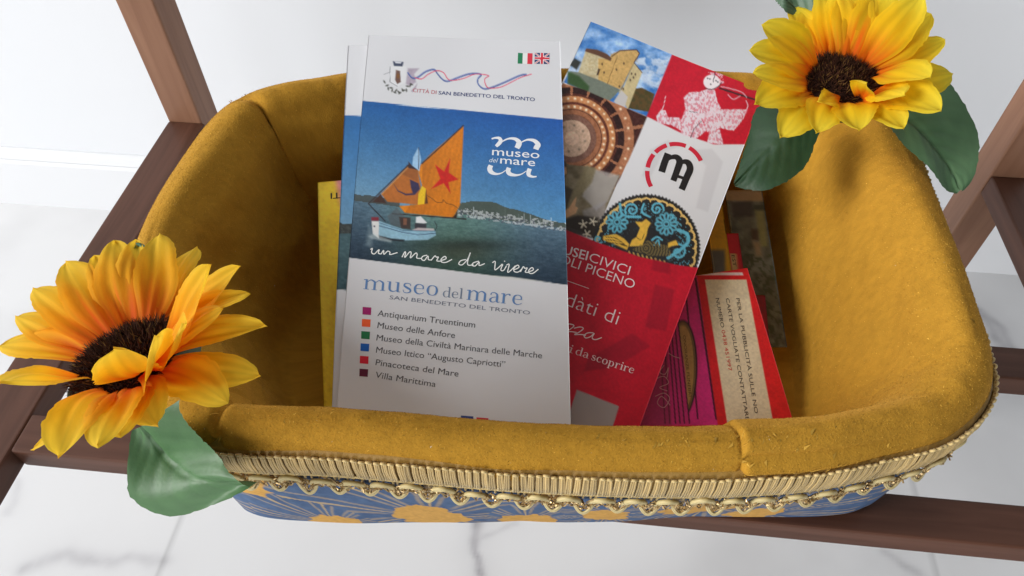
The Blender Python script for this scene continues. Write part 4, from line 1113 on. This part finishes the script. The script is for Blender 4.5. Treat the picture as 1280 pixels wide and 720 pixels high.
quad("photo_leaflet", r4((196, 34), (392, 34), (268, 760)), .0265, "grey green photo leaflet rearmost on the right inside the basket", "leaflet", [84, 84, 74], map_art, extend=.01)
quad("dark_red_card", r4((310, 585), (408, 590), (395, 1080)), .0225, "dark red card standing between the advert booklet and the photo leaflet", "card", [136, 18, 30], lambda cv: cv.blend((fbm(cv.X / 6, cv.Y / 9, 4) > .55) * .35, [90, 20, 40]), extend=.01)

# ================================================================== SUNFLOWERS
mat("petal_cloth", attr="col", rough=.7, spec=.2, transl=.46, bump=(1200, .25, .0003))
mat("leaf_cloth", attr="col", rough=.5, spec=.5, transl=.08, bump=(700, .25, .0004))
mat("seed_brown", attr="col", rough=.9, spec=.15)


def lengthpoint(px, B, L_, ax, elev):
    d = unit(ray(*px)); oc = EYE - B; b = np.dot(d, oc); disc = b * b - (np.dot(oc, oc) - L_ * L_)
    if disc <= 0: return EYE + d * (-b)
    best_, sc_ = None, 1e9
    for t in (-b - math.sqrt(disc), -b + math.sqrt(disc)):
        P = EYE + d * t; e = math.degrees(math.asin(np.clip(np.dot(unit(P - B), ax), -1, 1)))
        if abs(e - elev) < sc_: sc_, best_ = abs(e - elev), P
    return best_


def petal(parent, B, Tip, wid, ax, out_c, tip_c, base_c, curl=.0, cup=.12, sharp=.62, bow=.14, roll=0.0, seed=0):
    """one cloth petal from base to tip: ridged, cupped, bowed"""
    r_ = np.random.default_rng(seed)
    L_ = np.linalg.norm(Tip - B); t = unit(Tip - B)
    axv = unit(ax + .75 * unit(EYE - (B + Tip) / 2)); nn = unit(axv - t * np.dot(axv, t))
    sdv = np.cross(t, nn)
    if roll: nn, sdv = nn * math.cos(roll) + sdv * math.sin(roll), sdv * math.cos(roll) - nn * math.sin(roll)
    nu, nv = 30, 17
    Sg, Tg = np.meshgrid(np.linspace(0, 1, nu), np.linspace(-1, 1, nv), indexing='ij')
    w = wid / 2 * (.34 + .66 * sstep(0, .5, Sg)) * np.clip(1 - np.clip((Sg - .52) / .48, 0, 1) ** 2.0, 0, 1) ** sharp
    w = w * (1 + .06 * np.sin(Sg * 9 + r_.random() * 6) * np.sign(Tg)) * (1 + .03 * r_.normal(size=(nu, 1)) * (Sg > .5))
    lift = bow * L_ * np.sin(math.pi * Sg) * .55 + curl * L_ * Sg ** 3
    ridge = .00028 * np.cos(Tg * 9.0) * np.sin(math.pi * Sg) + cup * w * Tg ** 2 + .0006 * np.sin(Sg * 7 + Tg * 3 + r_.random() * 6)
    sway = .05 * L_ * math.sin(r_.random() * 6.28) * np.sin(math.pi * Sg)
    P = B + t * (Sg * L_)[..., None] + sdv * (w * Tg + sway)[..., None] + nn * (lift + ridge)[..., None]
    k = np.clip(sstep(.15, .62, Sg + .10 * np.abs(Tg) + .05 * r_.normal(size=(1, nv))), 0, 1)[..., None]
    rib = (1 - .10 * (np.cos(Tg * 14) > .3))[..., None]
    c = (base_c * (1 - k) + out_c * k); e = sstep(.55, 1.0, Sg)[..., None]; c = c * (1 - e) + tip_c * e; c = c * rib
    me = np_mesh("petal", P.reshape(-1, 3), grid_faces(nu, nv), c.reshape(-1, 3))
    o = link("petal", me, MATS["petal_cloth"], parent, smooth=True)
    return o


def disc_head(parent, C, ax, R):
    mb = MB(); a = unit(np.cross(ax, [0, 1, .2])); b = np.cross(ax, a)
    nr, na = 8, 28; V = [C + ax * R * .30]; 
    for i in range(1, nr + 1):
        q = i / nr
        for k in range(na):
            t = 2 * math.pi * k / na; V.append(C + (a * math.cos(t) + b * math.sin(t)) * R * q + ax * R * (.30 * math.cos(q * 1.35)))
    Fs = [(0, 1 + k, 1 + (k + 1) % na) for k in range(na)]
    for i in range(nr - 1):
        for k in range(na): k2 = (k + 1) % na; Fs.append((1 + i * na + k, 1 + (i + 1) * na + k, 1 + (i + 1) * na + k2, 1 + i * na + k2))
    mb.add(V, Fs, lin([44, 24, 18]))
    for i in range(2200):
        q = math.sqrt(rng.random()) * 1.02; t = rng.random() * 6.283; d = a * math.cos(t) + b * math.sin(t)
        p = C + d * R * q + ax * R * .30 * math.cos(min(q, 1) * 1.35); dr = unit(ax * (1.0 - .5 * q) + d * (q - .15) * .9 + rng.normal(size=3) * .35); l = .0022 + .0014 * rng.random()
        s_ = unit(np.cross(dr, rng.normal(size=3))) * .00022; u_ = np.cross(dr, s_)
        cc_ = lin([62, 36, 24]) * (.5 + 1.2 * rng.random()) if rng.random() > .10 else lin([132, 98, 52])
        mb.add([p + s_, p - s_ * .5 + u_, p - s_ * .5 - u_, p + dr * l], [(0, 1, 3), (1, 2, 3), (2, 0, 3)], cc_)
    return mb.build("seed_disc", MATS["seed_brown"], parent, color=True)


def leaf(parent, C, n, mid, up_m, lo_m, fold=.3, wave=.0015, dark=(40, 74, 42), light=(74, 116, 74), seed=0, gloss=False, tilt=None):
    """cloth leaf; midrib and both margins traced, laid on a plane through C with normal n, folded along the midrib"""
    r_ = np.random.default_rng(seed); N_ = 44
    def rs_(pts):
        P = smooth_path(np.asarray(pts, float), 12); s_ = np.concatenate([[0], np.cumsum(np.hypot(*np.diff(P, axis=0).T))]); q = np.linspace(0, s_[-1], N_)
        return np.stack([np.interp(q, s_, P[:, 0]), np.interp(q, s_, P[:, 1])], 1)
    A, Mi, B_ = rs_(up_m), rs_(mid), rs_(lo_m); rows = []; nv = 27; Tl = np.linspace(-1, 1, nv)
    for t in Tl:
        P2 = Mi * (1 - abs(t)) + (A if t < 0 else B_) * abs(t); P2 = P2 + (r_.normal(size=P2.shape) * .55 if abs(t) > .999 else 0); rows.append([on_plane(p, C, n) for p in P2])
    P = np.array(rows).transpose(1, 0, 2); Sg, Tg = np.meshgrid(np.linspace(0, 1, N_), Tl, indexing='ij')
    wd_ = np.linalg.norm(P[:, -1] - P[:, 0], axis=1)[:, None]
    vein = np.abs(np.sin((Sg * 7 - np.abs(Tg) * 2.2) * math.pi)) ** 8
    h = -fold * wd_ * .5 * (1 - np.abs(Tg)) ** 1.3 * np.sin(math.pi * np.clip(Sg + .1, 0, 1)) + wave * np.sin(Sg * 8 + Tg * 2.5 + seed) - .00045 * vein * (1 - np.abs(Tg)) - .0010 * np.exp(-(Tg / .06) ** 2)
    if tilt is not None: h = h + tilt[0] * (Sg - .5) + tilt[1] * Tg
    P = P + n * h[..., None]
    k = (.5 + .5 * fbm(Sg * 9, Tg * 6, seed, 3))[..., None]; c = lin(dark) * (1 - k) + lin(light) * k; c = c * (1 - .12 * vein * (1 - .5 * np.abs(Tg)))[..., None]
    me = np_mesh("leaf", P.reshape(-1, 3), grid_faces(N_, nv), c.reshape(-1, 3))
    return link("leaf", me, MATS["leaf_cloth"], parent, smooth=True)


def sunflower(loc_px, z, ax, R, label, petals, cols, elev0=22, L0=.042, seed=0, disc_c=None):
    C = on_z(loc_px, z); ax = unit(ax)
    root = empty("sunflower", tuple(C - ax * .004)); tag(root, label, "artificial flower", "sunflowers on the basket rim")
    disc_head(root, C, ax, R)
    dpx = np.linalg.norm(C - EYE) / F
    mb = MB(); a_ = unit(np.cross(ax, [0, 1, .2])); b_ = np.cross(ax, a_); V = []
    for q, dz in ((1.25, -.0035), (1.0, -.0062), (.6, -.0085), (.2, -.0095)):
        V += [C + (a_ * math.cos(t) + b_ * math.sin(t)) * R * q + ax * dz for t in np.arange(24) * math.pi / 12]
    Fs = [(i * 24 + k, i * 24 + (k + 1) % 24, (i + 1) * 24 + (k + 1) % 24, (i + 1) * 24 + k) for i in range(3) for k in range(24)] + [tuple(72 + k for k in range(24))]
    mb.add(V, Fs, lin([58, 92, 50])); mb.build("calyx", MATS["leaf_cloth"], root, color=True, smooth=True)
    for i, (bx, by, tx, ty, wpx, L_, lay, kw) in enumerate(petals):
        # base: just outside the seed disc, in the direction traced, on its layer
        Pb_ = on_plane((bx, by), C, ax); d = Pb_ - C; dl = np.linalg.norm(d)
        d = unit(d - ax * np.dot(d, ax)); B = C + d * R * (.62 if lay else .80) - ax * (.0016 * lay - (.0 if lay else .002))
        el = kw.pop('elev', elev0); Tip = lengthpoint((tx, ty), B, L_ * L0, ax, el)
        Tip = Tip; pet = petal(root, B, Tip, wpx * dpx * 1.02, ax, cols[0] * (.9 + .2 * rng.random()), cols[1], cols[2], seed=seed + i, **kw)
    return root, C, ax


RZc = RZ + .035
LP = [  # base px, tip px, width px, length factor, layer
    (190, 405, 200, 292, 50, 1.0, 1, {}), (165, 410, 143, 301, 50, 1.05, 1, {}), (140, 418, 82, 327, 50, 1.1, 1, {}), (125, 430, 42, 360, 48, 1.1, 1, {}),
    (150, 412, 118, 320, 40, 1.0, 2, {}), (178, 405, 170, 300, 40, 1.0, 2, {}), (120, 440, 20, 395, 40, 1.1, 2, {}),
    (110, 450, 0, 432, 42, 1.05, 1, {}), (110, 470, 0, 479, 46, 1.05, 2, {'bow': .05}), (115, 490, 40, 563, 20, 1.05, 2, {'cup': .7, 'bow': -.1, 'elev': -10}),
    (130, 505, 72, 571, 52, .95, 1, {'bow': .2}), (150, 505, 122, 558, 50, .92, 2, {'bow': .2}), (185, 500, 197, 532, 52, .72, 1, {'bow': .2}), (160, 505, 150, 545, 46, .8, 2, {}),
    (225, 485, 284, 503, 52, .85, 1, {'bow': .18}), (245, 462, 325, 469, 46, .92, 1, {'bow': .15}), (250, 440, 333, 407, 34, 1.0, 1, {'cup': .3}), (245, 420, 312, 367, 30, 1.0, 1, {'cup': .35}),
    (232, 408, 299, 332, 38, 1.05, 2, {}), (215, 402, 247, 309, 38, 1.02, 1, {}), (235, 430, 262, 330, 40, 1.0, 1, {'cup': .35, 'elev': 65, 'bow': .05}), (240, 440, 277, 385, 34, .8, 1, {'elev': 60}),
    (205, 485, 142, 436, 60, .72, 0, {'elev': 75, 'bow': -.15, 'cup': -.2, 'sharp': .4}), (196, 488, 196, 420, 58, .80, 0, {'elev': 75, 'bow': -.1, 'cup': -.15}), (214, 478, 230, 404, 50, .84, 0, {'elev': 75, 'bow': -.1}),
]
lf, LC, LAX = sunflower((162, 450), RZc, (-.22, .18, 1), .0162, "orange yellow cloth sunflower clipped to the front left corner of the basket rim", LP,
                        (np.array([.95, .48, .012]), np.array([.96, .64, .045]), np.array([.90, .14, .003])), L0=.0400, seed=100)
ln_ = unit(np.array([-.25, -.75, .62]))
leaf(lf, on_z((215, 560), RZ - .004), ln_, [(172, 535), (188, 575), (215, 592), (255, 600), (314, 607)], [(226, 500), (240, 530), (258, 562), (288, 588), (314, 606)], [(160, 540), (163, 585), (172, 622), (212, 647), (265, 633), (314, 608)], fold=.20, wave=.002, dark=(42, 80, 46), light=(84, 124, 78), seed=3)
leaf(lf, LC - .012 * unit(EYE - LC) - LAX * .006, unit(unit(EYE - LC) + .4 * LAX), [(200, 350), (180, 318), (170, 306)], [(200, 340), (186, 310), (170, 305)], [(190, 352), (170, 322), (169, 307)], fold=.1, dark=(60, 104, 84), light=(96, 138, 116), seed=9)

RP = [
    (1010, 85, 953, 30, 44, 1.0, 1, {}), (1005, 92, 937, 62, 42, 1.02, 1, {}), (1003, 100, 942, 90, 34, 1.0, 2, {}), (1003, 112, 943, 130, 44, .95, 1, {}), (1015, 125, 975, 172, 44, .85, 1, {'bow': .2}),
    (1035, 135, 1020, 166, 40, .68, 1, {'bow': .25}), (1058, 138, 1073, 163, 44, .66, 1, {'bow': .25}), (1085, 132, 1129, 161, 38, .78, 1, {'bow': .2}), (1100, 122, 1176, 139, 44, .98, 1, {}), (1105, 108, 1191, 93, 44, 1.1, 2, {}),
    (1098, 100, 1163, 97, 40, .86, 0, {'elev': 45}), (1100, 92, 1161, 58, 44, .95, 1, {}), (1102, 84, 1181, 50, 34, 1.05, 2, {}), (1095, 80, 1164, 18, 46, 1.05, 1, {}), (1088, 76, 1152, -6, 44, 1.1, 1, {}),
    (1072, 70, 1112, -18, 46, 1.1, 1, {}), (1052, 70, 1066, -24, 44, 1.1, 1, {}), (1038, 72, 1026, -14, 38, 1.1, 2, {}), (1028, 75, 1011, 6, 44, 1.0, 1, {}), (1018, 80, 988, 8, 34, 1.08, 2, {}),
    (1062, 76, 1090, -16, 36, 1.05, 2, {}), (1045, 72, 1045, -20, 34, 1.05, 2, {}),
    (1072, 128, 1083, 104, 30, .52, 0, {'elev': 75, 'sharp': 1.1, 'cup': -.3}), (1048, 134, 1022, 126, 26, .42, 0, {'elev': 60, 'sharp': 1.0}), (1088, 125, 1131, 118, 40, .62, 0, {'elev': 50}),
]
rf, RC, RAX = sunflower((1052, 104), RZ + .030, (.02, -.12, 1), .0165, "bright yellow cloth sunflower on the back right corner of the basket rim", RP,
                        (np.array([.95, .63, .014]), np.array([.96, .76, .05]), np.array([.92, .17, .003])), L0=.0385, seed=300)
leaf(rf, on_z((1170, 165), RZ + .006), unit(np.array([.15, -.45, .85])), [(1118, 128), (1160, 170), (1190, 205), (1200, 238)], [(1105, 150), (1150, 200), (1180, 236), (1199, 241)], [(1150, 112), (1187, 106), (1222, 160), (1216, 220), (1201, 240)], fold=.12, wave=.0012, dark=(48, 82, 52), light=(92, 128, 90), seed=5)
leaf(rf, on_z((965, 185), RZ + .002), unit(np.array([-.25, -.35, .9])), [(1012, 150), (975, 180), (945, 205), (918, 231)], [(1000, 140), (950, 134), (934, 175), (917, 229)], [(1024, 166), (1003, 212), (960, 238), (919, 232)], fold=-.25, wave=.001, dark=(18, 44, 24), light=(42, 72, 44), seed=7)
leaf(rf, RC - .014 * unit(EYE - RC) - RAX * .004, unit(unit(EYE - RC) + .4 * RAX), [(1020, 22), (990, 5), (966, -12)], [(1030, 8), (1010, -8), (966, -14)], [(1000, 24), (980, 14), (965, -10)], fold=.1, dark=(52, 80, 62), light=(90, 118, 92), seed=8)
